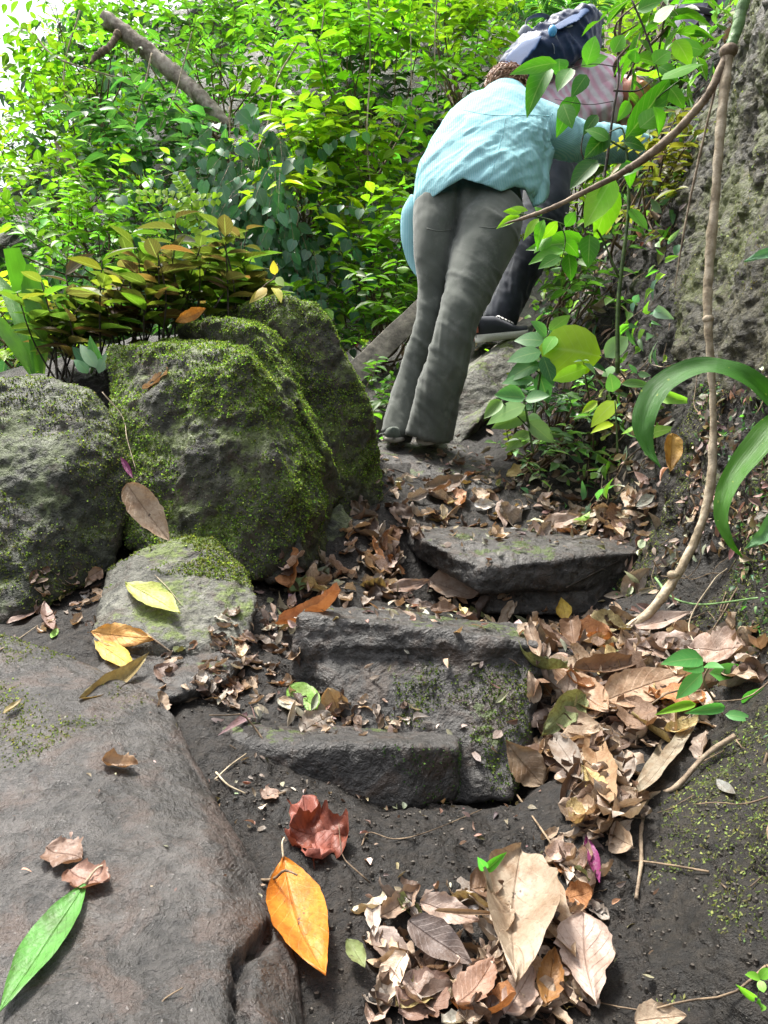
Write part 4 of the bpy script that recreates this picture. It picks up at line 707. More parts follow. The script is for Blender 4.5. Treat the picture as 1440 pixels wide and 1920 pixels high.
# fern sprigs: leaflets in pairs along an arching stalk
def frond(pts, n, ll, lw, base, label, seed, taper=.5, name='fern', cat='fern', kind='ovate', mat='leaf', group=None, r=.002):
    gg = np.random.default_rng(seed); sets = []; st = []
    for pl in pts:
        c = catmull([P(*q) for q in pl], n); T = norm(np.gradient(c, axis=0)); S = norm(np.cross(T, [0, -.95, .25])); t = np.linspace(0, 1, n); s = (1 - taper * t)
        for sg in (-1, 1): sets.append(place_leaves(TPs[kind], c, S * sg + T * .35 + gg.normal(0, .08, (n, 3)), np.array([0, -.95, .2]) + gg.normal(0, .25, (n, 3)), ll * s, lw * s, cols(base, n, .12, gg, .05)))
        st.append(tube_arr(c, [r, r * .5], seg=5, m=n * 2))
    return plant(name, label, cat, sets, st, M[mat], M['stem'], P(*pts[0][0]), group)
frond([[(372, 415, 3.9), (330, 372, 3.9), (262, 366, 3.85)], [(372, 415, 3.9), (360, 380, 3.9), (408, 372, 3.85)], [(372, 415, 3.9), (350, 360, 3.95), (335, 332, 3.95)], [(380, 430, 3.9), (340, 408, 3.9), (300, 410, 3.85)]], 12, .05, .035, (.26, .42, .02), 'lime fern sprig with round paired leaflets above the olive undergrowth', 330, .2, kind='obov')
frond([[(1040, 60, 5.6), (1010, 10, 5.5), (1000, -60, 5.4)], [(1060, 60, 5.6), (1065, 10, 5.5), (1080, -50, 5.4)], [(1050, 70, 5.6), (1110, 25, 5.5), (1150, -30, 5.4)], [(1050, 70, 5.6), (985, 40, 5.5), (930, 0, 5.4)]], 30, .22, .022, (.14, .34, .10), 'feathery tree fern frond above the navy backpack', 331, .55, kind='lance')
frond([[(985, 790, 3.0), (965, 740, 2.95), (955, 700, 2.9)], [(960, 850, 2.85), (950, 800, 2.8), (965, 745, 2.8)], [(930, 480, 3.2), (960, 455, 3.15), (985, 440, 3.1)]], 12, .022, .014, (.36, .46, .03), 'tiny-leaved yellow-green sprig beside the rock under the sneaker', 332, .4)
# strap leaves and other ribbons
def ribbon(pts, wd, fold=.25, m=28, nh=(0, -1, .3), tint=(.1, .3, .03), seed=1, nv=6, th=.0012):
    c = catmull([P(*q) for q in pts], m); T = norm(np.gradient(c, axis=0)); S = norm(np.cross(T, nh)); N = np.cross(S, T); w = catmull(np.array([(a, 0., 0.) for a in wd]), m)[:, 0].clip(1) / F * c[:, 1]; w = w * (1 + .05 * vnoise(np.c_[np.arange(m) * .9, np.full(m, seed * 7.), np.zeros(m)]))
    v = np.linspace(-1, 1, nv + 1); g_ = np.random.default_rng(seed); nz = .003 * vnoise(np.stack([np.repeat(np.arange(m)[:, None] * .35, nv + 1, 1), np.repeat(v[None] * 2, m, 0), np.full((m, nv + 1), seed * 3.1)], -1).reshape(-1, 3)).reshape(m, nv + 1)
    V = c[:, None] + S[:, None] * (w[:, None] * v / 2)[..., None] + N[:, None] * (fold * w[:, None] * (np.abs(v) - .5) * .6 + nz)[..., None]
    uv = np.stack(np.broadcast_arrays(np.linspace(0, 1, m)[:, None], v[None] * .5 + .5), -1).reshape(-1, 2); V = V.reshape(-1, 3); tn = cols(tint, m, .0, g_, .0)[0:1].repeat(len(V), 0) * (1 + .15 * vnoise(V * 30))[:, None]
    return V, grid_faces(m, nv + 1), uv, np.clip(tn, 0, 1)
def ribbon_plant(name, label, cat, ribs, mat, part='leaf', loc=None, group=None):
    e = empty(name); tag(e, label, cat, group)
    for r in ribs: join_leaves(part, [ribbon(**r)], mat, e)
    return e
t = NT('strap_leaf'); a_ = t.n('ShaderNodeAttribute', attribute_name='tint'); uv = t.n('ShaderNodeUVMap'); u, v, _ = sepz(t, uv.outputs[0]); cb = t.n('ShaderNodeCombineXYZ'); t.l(t.math('MULTIPLY', v, 60.), cb.inputs[0]); t.l(t.math('MULTIPLY', u, 3.), cb.inputs[1])
fine = t.noise(1.0, 3, .6, cb.outputs[0]); sp = t.noise(60, 2); col = t.mix(t.ramp(fine, [(.35, .0), (.7, .4)]), a_.outputs[0], t.mix(1., a_.outputs[0], (.55, .6, .5), 'MULTIPLY')); col = t.mix(t.ramp(sp, [(.7, 0.), (.74, .8)]), col, (.45, .5, .1))
M['strap'] = t.surf(col, .42, t.bump(fine, .5, .003), .4, t.mix(1., col, (1.4, 1.6, .6), 'MULTIPLY'), .3)
R0 = (720 + (bank_f(np.array([[1.5, .0]]))[0] + .03) / 1.5 * F, 960, 1.5)
ribbon_plant('strap_leaf_plant', 'plant with long arching strap leaves reaching in from the right edge', 'plant', [
    dict(pts=[R0, (1540, 830, 1.42), (1475, 775, 1.38), (1400, 706, 1.36), (1318, 686, 1.38), (1240, 722, 1.38), (1207, 785, 1.37), (1215, 840, 1.36), (1240, 878, 1.35)], wd=[26, 44, 62, 50, 40, 48, 44, 22, 2], nh=(-.2, -.75, .6), tint=(.045, .16, .018), seed=2, m=40),
    dict(pts=[R0, (1520, 850, 1.44), (1470, 790, 1.42), (1415, 840, 1.40), (1368, 905, 1.38), (1352, 965, 1.37), (1368, 1015, 1.36), (1392, 1045, 1.36)], wd=[24, 38, 48, 50, 38, 26, 14, 2], nh=(-.5, -.8, .2), tint=(.07, .22, .018), seed=3, m=36),
    dict(pts=[R0, (1470, 960, 1.48), (1430, 1005, 1.47), (1398, 1028, 1.46)], wd=[26, 34, 26, 2], tint=(.13, .3, .13), seed=4), dict(pts=[R0, (1580, 700, 1.48), (1530, 500, 1.47), (1450, 475, 1.5), (1395, 490, 1.5)], wd=[14, 24, 30, 26, 2], tint=(.12, .3, .15), seed=5)], M['strap'])
ribbon_plant('strap_leaf_plant', 'upright strap-leaved plant at the left edge behind the dark boulder', 'plant', [
    dict(pts=[(70, 700, 2.6), (62, 600, 2.58), (42, 530, 2.55), (22, 465, 2.5)], wd=[16, 26, 42, 30], tint=(.10, .28, .03), seed=6), dict(pts=[(74, 700, 2.55), (72, 610, 2.5), (64, 545, 2.5), (55, 495, 2.48)], wd=[14, 34, 46, 12], tint=(.10, .27, .03), seed=7),
    dict(pts=[(66, 700, 2.6), (40, 610, 2.62), (12, 545, 2.66), (-25, 500, 2.7)], wd=[14, 24, 22, 4], tint=(.12, .3, .05), seed=8), dict(pts=[(60, 700, 2.6), (25, 640, 2.6), (-10, 600, 2.6), (-50, 590, 2.6)], wd=[12, 26, 22, 4], tint=(.13, .3, .04), seed=9),
    dict(pts=[(80, 700, 2.6), (86, 640, 2.55), (92, 590, 2.5), (70, 560, 2.45)], wd=[10, 16, 16, 3], tint=(.22, .38, .05), seed=10)], M['strap'])
# olive undergrowth on top of the boulders
und = ['olive-brown bushy plant %s' % w for w in ('next to the strap-leaved plant', 'behind the gap of the two boulders', 'left of the orange leaf on the boulder', 'tallest of the row, under the fern sprig', 'behind the orange leaf on the boulder', 'at the right end of the row above the boulder')]
for i, (px, py, Y, h, n) in enumerate(((125, 690, 2.5, .26, 10), (195, 680, 2.55, .30, 12), (265, 650, 2.65, .34, 13), (335, 630, 2.75, .40, 14), (395, 610, 2.85, .34, 12), (450, 600, 2.95, .22, 9))):
    gg = np.random.default_rng(400 + i); sets = []; st = []
    for k in range(n):
        b = P(px + gg.normal(0, 22), py + gg.normal(0, 8), Y + gg.normal(0, .08)); d = norm([gg.normal(.1, .35), gg.normal(-.2, .25), 1]); hh = h * gg.uniform(.55, 1.05); tip = b + d * hh
        mid = (b + tip) / 2 + gg.normal(0, .015, 3); st.append(tube_arr([b - [0, 0, .05], mid, tip], [.0035, .0018], seg=6, m=10)); m = 9; tt = np.linspace(.3, 1, m); c = b + (tip - b) * tt[:, None]
        ang = np.arange(m) * 2.4 + gg.uniform(0, 6); dd = np.c_[np.cos(ang), np.sin(ang), np.full(m, .25)] + gg.normal(0, .15, (m, 3)); s = gg.uniform(.08, .13, m)
        pal = (.10, .07, .035) if gg.random() < .3 else ((.11, .15, .025) if gg.random() < .4 else (.07, .10, .02))
        sets.append(place_leaves(TP['ovate'], c, dd, UP + gg.normal(0, .25, (m, 3)), s, s * .42, cols(pal, m, .3, gg, .15)))
    plant('undergrowth_plant', und[i], 'plant', sets, st, M['leaf'], M['darkstem'], P(px, py, Y), 'olive plants above the boulders')
def handplant(name, label, stems, leaves, Y, mat='leaf', smat='stem', tint=MID, kind='ovate', cat='plant', seed=1, extra=None, tilt=.45, group=None):
    gg = np.random.default_rng(seed); pos = []; dd = []; L = []; W = []; tn = []; nr = []
    for lf in leaves:
        x0, y0, x1, y1, w = lf[:5]; c = lf[5] if len(lf) > 5 else tint; y_ = Y + gg.normal(0, .03); a = P(x0, y0, y_); b = P(x1, y1, y_ - gg.uniform(0, .05)); pos.append(a); dd.append(b - a); L.append(np.linalg.norm(b - a)); W.append(w / F * y_ * 1.15)
        tn.append(np.clip(np.array(c) * math.exp(gg.normal(0, .12)), 0, .8)); nr.append(np.array([0, -1, tilt]) + gg.normal(0, .22, 3))
    sets = [place_leaves(TP[kind], np.array(pos), np.array(dd), np.array(nr), np.array(L), np.array(W), np.array(tn), gg.normal(-.1, .15, len(pos)))]
    st = [tube_arr([P(*q, Y + .02) for q in s[:-1]], [s[-1] / F * Y, s[-1] / F * Y * .6], seg=7, wob=.15) for s in stems]
    return plant(name, label, cat, sets + (extra or []), st, M[mat], M[smat], P(*stems[0][0], Y), group)
B1, B2, B3 = (.055, .21, .012), (.10, .32, .015), (.03, .12, .015)
handplant('sapling', 'tall green-stemmed sapling with drooping broad leaves in front of both hikers', [[(1158, 700), (1160, 560), (1178, 400), (1176, 300), (1170, 250), 4], [(1172, 262), (1200, 225), (1225, 190), (1275, 150), 2], [(1172, 280), (1140, 262), (1110, 248), 2.5], [(1172, 262), (1165, 240), (1142, 248), 2], [(1160, 520), (1125, 440), (1095, 410), (1060, 400), 2]],
    [(1172, 262, 1275, 130, 44, B1), (1200, 240, 1245, 200, 40, B2), (1225, 200, 1250, 240, 38, B2), (1170, 268, 1215, 262, 26, B3), (1140, 262, 1110, 232, 34, B1), (1142, 250, 1098, 292, 34, B3), (1120, 300, 1068, 350, 36, B3), (1150, 330, 1095, 430, 48, (.22, .46, .02)), (1145, 340, 1125, 450, 52, (.19, .42, .02)),
     (1100, 455, 995, 452, 34, B2), (1058, 470, 992, 490, 26, B2), (1105, 440, 1105, 495, 34, B1), (1065, 475, 1075, 522, 28, B1), (1240, 150, 1320, 100, 30, B2), (1180, 390, 1215, 430, 26, B2), (1160, 330, 1205, 300, 30, B1), (1175, 300, 1190, 345, 26, B2)], 2.55, seed=21, tilt=.35)
handplant('sapling', 'thin dark-stemmed sapling whose leaves cover the pink striped shirt', [[(1120, 420), (1138, 300), (1150, 210), (1160, 150), (1158, 105), 3], [(1150, 170), (1195, 170), (1225, 150), 1.8], [(1155, 125), (1112, 120), (1070, 128), .9], [(1150, 190), (1102, 196), (1040, 186), .8], [(1185, 0), (1210, 60), (1230, 120), (1240, 165), 2], [(1115, 330), (1090, 285), (1100, 230), 2]],
    [(1045, 118, 962, 124, 26, B2), (1030, 125, 985, 190, 40, B1), (1048, 110, 1050, 140, 30, B1), (1070, 128, 1045, 165, 30, B1), (1100, 122, 1120, 60, 30, B2), (1090, 125, 1140, 90, 26, B2), (1150, 100, 1170, 60, 26, B2), (1100, 140, 1075, 175, 26, B3), (1080, 180, 1050, 235, 34, B1),
     (1055, 195, 1072, 232, 30, B1), (1225, 120, 1260, 85, 30, B2), (1190, 118, 1195, 92, 26, B1), (1235, 125, 1275, 140, 30, B1), (1180, 190, 1160, 225, 20, B2), (1250, 160, 1290, 190, 38, B2), (1120, 215, 1095, 245, 20, B3), (1195, 20, 1240, -5, 30, B1), (1225, 40, 1265, 8, 34, B2), (1320, 95, 1262, 78, 36, B2), (1265, 75, 1300, 110, 34, (.2, .42, .02))], 2.75, seed=22, smat='darkstem', tilt=.3)
handplant('sapling', 'leafy twig crossing the olive trousers just below the shirt hem', [[(1075, 430), (1040, 415), (1000, 405), (960, 400), 2], [(1040, 415), (1010, 440), (985, 440), 1.5], [(1050, 420), (1060, 450), (1050, 500), 1.5]],
    [(978, 398, 940, 400, 14, (.26, .5, .02)), (975, 405, 932, 422, 16, (.26, .5, .02)), (990, 395, 962, 384, 12, (.28, .5, .03)), (1010, 410, 985, 435, 16, (.24, .46, .02)), (1020, 412, 1000, 448, 20, B2), (1045, 415, 1025, 445, 20, (.24, .46, .02)), (1035, 440, 1000, 470, 22, B2), (1060, 425, 1080, 395, 20, B2), (1055, 450, 1090, 470, 26, B2), (1050, 480, 1010, 500, 24, B1), (1015, 405, 1005, 385, 12, B2)], 2.5, seed=23, kind='lance')
handplant('round_leaf_plant', 'single large round lime leaf on a dark stalk under the sapling', [[(1200, 760), (1165, 700), (1125, 665), 2.2]], [(1128, 668, 1022, 642, 92, (.36, .55, .02)), (1135, 670, 1175, 630, 34, (.25, .42, .18)), (1100, 690, 1050, 705, 26, (.25, .45, .03))], 2.6, kind='round', seed=24, tilt=.1, smat='darkstem')
BG = (.10, .26, .09)
handplant('broadleaf_seedling', 'bluish-green seedling with drooping leaves left of the large round leaf', [[(1000, 800), (1010, 720), (1020, 660), (1030, 620), 2.5], [(1012, 700), (985, 680), (960, 690), 1.8]],
    [(1022, 640, 968, 628, 34, BG), (1025, 630, 1000, 600, 26, BG), (1030, 622, 1065, 590, 24, (.2, .4, .06)), (1015, 660, 955, 665, 34, BG), (1012, 680, 950, 700, 34, BG), (1018, 668, 1040, 720, 28, (.05, .15, .06)), (1010, 700, 1030, 750, 30, (.06, .17, .07)), (1000, 710, 950, 705, 24, BG), (1030, 640, 1060, 610, 28, BG), (1040, 630, 1020, 655, 24, B2)], 2.7, seed=25, kind='ovate')
handplant('broadleaf_seedling', 'pale green seedling low on the bank beside the flagstone', [[(1000, 850), (990, 790), (980, 740), 2.5], [(990, 800), (960, 770), (930, 745), 1.8]],
    [(985, 745, 925, 745, 34, BG), (985, 760, 915, 775, 34, (.2, .36, .12)), (990, 775, 925, 800, 30, (.22, .36, .14)), (985, 750, 1030, 740, 26, BG), (990, 790, 1040, 830, 30, (.25, .38, .18)), (995, 810, 950, 840, 26, (.2, .32, .1)), (990, 780, 1020, 790, 22, (.25, .4, .2)), (940, 750, 905, 790, 22, (.2, .34, .12))], 2.65, seed=26)
handplant('broadleaf_seedling', 'slender seedling with three lime leaves near the strap leaf', [[(1158, 850), (1156, 800), (1153, 750), 2.2]], [(1155, 752, 1108, 790, 30, (.34, .5, .02)), (1120, 752, 1090, 775, 14, (.34, .5, .03)), (1150, 795, 1112, 803, 16, (.36, .5, .02)), (1150, 735, 1145, 700, 26, (.12, .28, .08)), (1165, 720, 1225, 715, 16, (.14, .3, .08))], 2.3, seed=27)
handplant('broadleaf_seedling', 'small fresh-leaved seedling on the right bank above the dead leaves', [[(1350, 1330), (1325, 1290), (1320, 1270), (1330, 1250), 3], [(1440, 1410), (1380, 1380), (1350, 1330), 2.4], [(1400, 1330), (1430, 1300), (1460, 1290), 2]],
    [(1318, 1235, 1258, 1232, 34, (.10, .34, .09)), (1318, 1248, 1270, 1262, 24, (.08, .27, .07)), (1316, 1262, 1268, 1310, 26, (.09, .30, .08)), (1330, 1262, 1432, 1272, 38, (.11, .36, .08)), (1320, 1250, 1350, 1243, 18, (.12, .38, .1)), (1305, 1320, 1240, 1332, 16, (.2, .42, .04)), (1395, 1330, 1445, 1292, 40, (.10, .36, .07)), (1360, 1340, 1412, 1345, 18, (.12, .36, .1)), (1420, 1360, 1460, 1330, 20, (.14, .34, .04)), (1360, 1325, 1300, 1335, 18, (.09, .3, .08))], 1.38, seed=28, smat='twig')
handplant('yellow_sprig', 'small sprig of yellow-orange young leaves above the big boulder', [[(475, 560), (497, 535), (515, 520), (520, 495), 1.8]], [(515, 515, 512, 490, 14, (.55, .42, .06)), (518, 520, 532, 535, 14, (.4, .5, .2)), (500, 540, 480, 545, 14, (.55, .40, .08)), (512, 540, 530, 556, 18, (.55, .5, .1)), (500, 545, 470, 560, 16, (.5, .4, .08))], 2.5, seed=29, cat='sprig', smat='twig')
handplant('striped_leaf_plant', 'striped bluish leaves of a small plant between the two boulders', [[(170, 700), (175, 670), 2], [(170, 700), (200, 660), 2]], [(170, 690, 138, 645, 22, (.1, .28, .14)), (180, 690, 150, 640, 22, (.3, .45, .3)), (165, 700, 145, 670, 22, (.22, .42, .26)), (190, 690, 160, 635, 24, (.09, .25, .08)), (185, 700, 200, 655, 18, (.25, .42, .25))], 2.3, seed=30)
handplant('clover_sprig', 'tiny bright green clover leaves on the soil at the lower right edge', [[(1420, 1880), (1425, 1840), 1.2]], [(1425, 1835, 1440, 1818, 16, (.2, .5, .05)), (1425, 1835, 1408, 1825, 14, (.2, .5, .05)), (1425, 1838, 1430, 1855, 14, (.2, .48, .05)), (1415, 1870, 1400, 1865, 12, (.2, .48, .05)), (1418, 1880, 1435, 1890, 12, (.18, .46, .05))], .78, seed=31, kind='round', cat='clover')
handplant('broadleaf_seedling', 'two-leaved green sprout beside the pale folded leaf on the lower path', [[(922, 1672), (914, 1640), (908, 1625), 5]], [(910, 1630, 896, 1608, 16, (.08, .36, .07)), (912, 1632, 942, 1604, 16, (.10, .36, .04))], .97, seed=32, smat='vine')
# big vines, log and trunks
def vine(name, label, cat, pts, r, mat, seg=12, wob=.12, knots=(), group=None):
    V, Fs = tube_arr([P(*q) for q in pts], r, seg=seg, m=len(pts) * 12, wob=wob); c = V[:-2]
    n = (.3 * np.mean(r)) * fbm(c, 60, 3, 500); V[:-2] += norm(c - np.repeat(c.reshape(-1, seg, 3).mean(1), seg, 0)) * n[:, None]
    parts = [(V, Fs)]
    for k in knots: parts.append(ellipsoid(P(*k[:3]), np.array([1, 1, .8]) * k[3], None, 14, 8))
    V, Fs = merge(parts); o = link(name, rawmesh(name, V, Fs), M[mat]); return tag(o, label, cat, group)
vine('hanging_vine', 'pale woody vine hanging straight down the trunk and curving to the dead leaves', 'vine', [(1366, 96, 1.80), (1352, 230, 1.80), (1340, 380, 1.82), (1328, 520, 1.84), (1328, 610, 1.84), (1336, 740, 1.86), (1336, 860, 1.86), (1322, 960, 1.86), (1280, 1060, 1.86), (1225, 1140, 1.85), (1160, 1192, 1.84)], [.0118, .0115, .0108, .0105, .0100, .0092, .0098, .0105, .011, .0112, .010], 'vine', wob=.14, knots=((1328, 598, 1.84, .0135), (1262, 1078, 1.86, .0145)))
vine('hanging_vine', 'brown branch curving down leftwards in front of the sapling', 'vine', [(1366, 96, 1.80), (1335, 165, 1.81), (1300, 212, 1.84), (1245, 268, 1.88), (1180, 316, 1.92), (1090, 363, 1.97), (1030, 392, 2.0), (985, 408, 2.03), (945, 420, 2.05)], [.011, .0095, .0102, .0104, .0088, .0072, .006, .0045, .002], 'vinebrown', knots=((1366, 96, 1.80, .021), (1180, 316, 1.92, .0125)))
vine('hanging_vine', 'smooth green vine stem entering at the top beside the trunk', 'vine', [(1420, -80, 1.78), (1396, 0, 1.79), (1380, 60, 1.80), (1366, 98, 1.80)], [.0135, .013, .0125, .012], 'greenvine', wob=.03)
vine('hanging_vine', 'thin dry vine running left of the pale woody vine', 'vine', [(1345, 150, 1.95), (1310, 300, 2.0), (1285, 420, 2.02), (1265, 540, 2.03)], [.003, .0035, .003, .0015], 'vinebrown', 6)
vine('log', 'fallen grey-brown log slanting through the foliage at top left', 'log', [(196, 34, 5.3), (260, 82, 5.28), (330, 140, 5.25), (380, 185, 5.2), (430, 240, 5.2)], [.052, .056, .052, .048, .04], 'log', 18, .08)
vine('branch', 'broken reddish branch stub under the upper end of the log', 'branch', [(222, 62, 5.25), (205, 88, 5.2), (182, 104, 5.15), (170, 118, 5.1)], [.03, .026, .02, .006], 'twig', 8, .3)
vine('branch', 'thin dead stick curving down among leaves at left', 'branch', [(105, 268, 5.0), (130, 310, 5.0), (155, 340, 4.95), (162, 372, 4.95)], [.012, .016, .018, .01], 'vine', 8, .3)
vine('tree_trunk', 'tall pale grey trunk far behind the backpack', 'tree trunk', [(1180, 330, 6.6), (1172, 150, 6.6), (1165, -60, 6.6), (1160, -300, 6.6)], [.16, .15, .14, .13], 'log', 20, .05)
vine('tree_trunk', 'slim pale trunk far behind, right of the pale grey trunk', 'tree trunk', [(1240, 330, 7.2), (1245, 120, 7.2), (1240, -200, 7.2)], [.07, .06, .06], 'log', 14, .05)
for i, (pts, r) in enumerate((([(690, -20, 4.8), (694, 120, 4.8), (688, 260, 4.8), (700, 400, 4.8)], .006), ([(560, 80, 4.9), (520, 150, 4.9), (500, 240, 4.85), (470, 330, 4.8), (450, 520, 4.8)], .006), ([(285, 100, 5.1), (262, 200, 5.1), (242, 270, 5), (215, 400, 4.9), (190, 470, 4.8)], .007), ([(360, 60, 5.1), (330, 170, 5.1), (300, 240, 5)], .005), ([(430, 200, 4.9), (435, 340, 4.9), (460, 420, 4.9)], .005), ([(820, -20, 4.9), (815, 100, 4.9), (822, 210, 4.9)], .005), ([(770, 60, 4.8), (772, 200, 4.8)], .004), ([(610, 0, 5), (600, 120, 5), (620, 260, 5), (600, 380, 4.9)], .005), ([(150, 20, 5.3), (120, 130, 5.3), (130, 240, 5.2)], .006), ([(60, 60, 5.4), (110, 110, 5.3), (230, 150, 5.3), (310, 190, 5.2)], .008), ([(1125, 20, 5), (1110, 200, 5), (1095, 420, 4.8)], .004), ([(545, 320, 4.6), (560, 400, 4.6), (540, 470, 4.6)], .004))):
    vine('thin_vine', 'thin pale vine dangling among the background leaves', 'vine', pts, [r, r * .8, r * .6], 'vine', 6, .15, group='thin vines among the background leaves')
# small green creepers and litter over the bank
def oc(z0, z1, y0, y1): return lambda c, n: ((c[:, 2] > z0) & (c[:, 2] < z1) & (c[:, 1] > y0) & (c[:, 1] < y1)) * 1. + 1e-6
def surf_leaves(o, n, mask, base, Lr, seed, kind='ovate', asp=.5, lift=.01, dirn=None, tplset=None):
    gg = np.random.default_rng(seed); pos, nr = sample_mesh(o.data, n, mask, seed); nr = np.where((nr * pos).sum(1)[:, None] > 0, -nr, nr); d = gg.normal(0, 1, (n, 3)); d = d - (d * nr).sum(1)[:, None] * nr
    s = gg.uniform(*Lr, n); tn = cols(base[0], n, .3, gg, .12)
    for b in base[1:]: k = gg.random(n) < 1 / len(base); tn[k] = cols(b, int(k.sum()), .3, gg, .12)
    return place_leaves((tplset or TPs)[kind], pos + nr * gg.uniform(.001, lift, n)[:, None], norm(d) + nr * gg.uniform(-.1, .6, (n, 1)), nr + gg.normal(0, .45, (n, 3)), s, s * asp * gg.uniform(.6, 1.2, n), tn, gg.normal(0, .5, n))
BR = [(.22, .18, .14), (.36, .31, .24), (.10, .08, .06), (.46, .40, .31), (.28, .21, .15)]
lit = [surf_leaves(bank, 1500, lambda c, n: ((c[:, 1] > 2.1)) * (fbm(c, 3, 3, 600) > -.1) + 1e-6, BR, (.02, .065), 601, lift=.03), surf_leaves(bank, 900, lambda c, n: (c[:, 1] < 2.1) * (fbm(c, 4, 3, 602) > .1) * ((c[:, 1] > 1.35) | (c[:, 0] > .6)) + 1e-6, BR, (.01, .035), 603),
       surf_leaves(ground, 1500, lambda c, n: ((c[:, 1] > 1.4) & (c[:, 1] < 2.9) & (c[:, 0] > -.35)) * (fbm(c, 5, 3, 604) > -.1) + 1e-6, BR, (.012, .05), 605, lift=.012), surf_leaves(ground, 1100, lambda c, n: ((c[:, 1] < 1.5)) * (fbm(c, 5, 3, 606) > .0) + 1e-6, BR, (.005, .018), 607, lift=.006),
       surf_leaves(ground, 1500, lambda c, n: (c[:, 1] > 3.2) * 1. + 1e-6, BR, (.04, .09), 608, lift=.02)]
for i in (1, 2, 3): lit.append(surf_leaves(steps[i], 110, lambda c, n: (n[:, 2] > .5) + 1e-6, BR, (.01, .035), 610 + i))
lit.append(surf_leaves(ROCKS[0], 90, lambda c, n: (n[:, 2] > .5) * (c[:, 1] > .9) + 1e-6, BR[:3], (.003, .010), 615))
tag(join_leaves('leaf_litter', lit, M['litter']), kind='stuff')
cr = [surf_leaves(bank, 1500, lambda c, n: (c[:, 1] > 2.3) * (fbm(c, 3, 3, 620) > -.05) + 1e-6, [(.14, .32, .04), (.26, .44, .06), (.10, .22, .12), (.24, .38, .2)], (.03, .075), 621, lift=.09), surf_leaves(bank, 900, lambda c, n: (c[:, 1] < 2.3) * (fbm(c, 3.5, 3, 622) > .12) * ((c[:, 1] > 1.3) | (c[:, 0] > .55)) + 1e-6, [(.05, .12, .06), (.08, .18, .05)], (.008, .02), 623, lift=.015),
      surf_leaves(ground, 700, lambda c, n: (c[:, 1] > 3.3) + 1e-6, [(.1, .25, .03), (.2, .4, .03)], (.05, .09), 625, lift=.1)]
tag(join_leaves('creeping_ground_cover', cr, M['leaf']), kind='stuff')
moss_on(bank, 16000, lambda c, n: (fbm(c * [1, 1.6, .6], 4, 4, 630) > .08) * ((c[:, 1] < 2.4)) + 1e-6, (.12, .14, .045), (.002, .007), 631)
moss_on(trunk, 7000, lambda c, n: (fbm(c, 2.5, 4, 632) > .1) + 1e-6, (.17, .18, .08), (.003, .009), 633)
# fine roots and rootlets over soil and bank
gg = np.random.default_rng(640); parts = []
for o_, n_, ms in ((bank, 330, lambda c, n: (c[:, 1] < 3.4) + 1e-6), (ground, 70, lambda c, n: (c[:, 1] < 3.0) * (c[:, 0] > -.3) + 1e-6)):
    pos, nr = sample_mesh(o_.data, n_, ms, 641); nr = np.where((nr * pos).sum(1)[:, None] > 0, -nr, nr)
    for p, q in zip(pos, nr):
        l = gg.uniform(.03, .14) * (1 + (o_ is bank)); d = norm(gg.normal(0, .5, 3) + ([0, 0, -1.] if o_ is bank else gg.normal(0, 1, 3))); d = norm(d - q * d.dot(q)); k = p + q * .004; a = [k]
        for j in range(4): d = norm(d + gg.normal(0, .35, 3)); d = norm(d - q * d.dot(q) * .8); a.append(a[-1] + d * l / 4 + q * gg.normal(0, .004))
        r = gg.uniform(.0008, .0026); parts.append(tube_arr(a, [r, r * .5], seg=5, m=10))
V, Fs = merge(parts); tag(link('rootlets', rawmesh('rootlets', V, Fs), M['twig']), kind='stuff')
# pebbles and crumbs
gg = np.random.default_rng(650); pos, nr = sample_mesh(ground.data, 6000, lambda c, n: (c[:, 1] < 2.2) * (fbm(c, 4, 3, 651) > -.1) + 1e-6, 652); parts = []
e0, f0 = ellipsoid((0, 0, 0), (1, 1, 1), None, 6, 4); V = (e0[None] * (1 + gg.uniform(-.3, .3, (6000, len(e0), 1))) * gg.uniform(.001, .0042, (6000, 1, 1)) * gg.uniform(.6, 1.2, (6000, 1, 3)) + pos[:, None]).reshape(-1, 3)
pb, nb = sample_mesh(bank.data, 3000, lambda c, n: (c[:, 1] < 2.2) + 1e-6, 653); Vb = (e0[None] * (1 + gg.uniform(-.3, .3, (3000, len(e0), 1))) * gg.uniform(.001, .004, (3000, 1, 1)) + pb[:, None]).reshape(-1, 3)
tag(link('soil_crumbs', rawmesh('soil_crumbs', Vb, [(f[None] + (np.arange(3000) * len(e0))[:, None, None]).reshape(-1, f.shape[1]) for f in f0], smooth=False), M['grit']), kind='stuff')
tag(link('gravel', rawmesh('gravel', V, [(f[None] + (np.arange(6000) * len(e0))[:, None, None]).reshape(-1, f.shape[1]) for f in f0], smooth=False), M['grit']), kind='stuff')
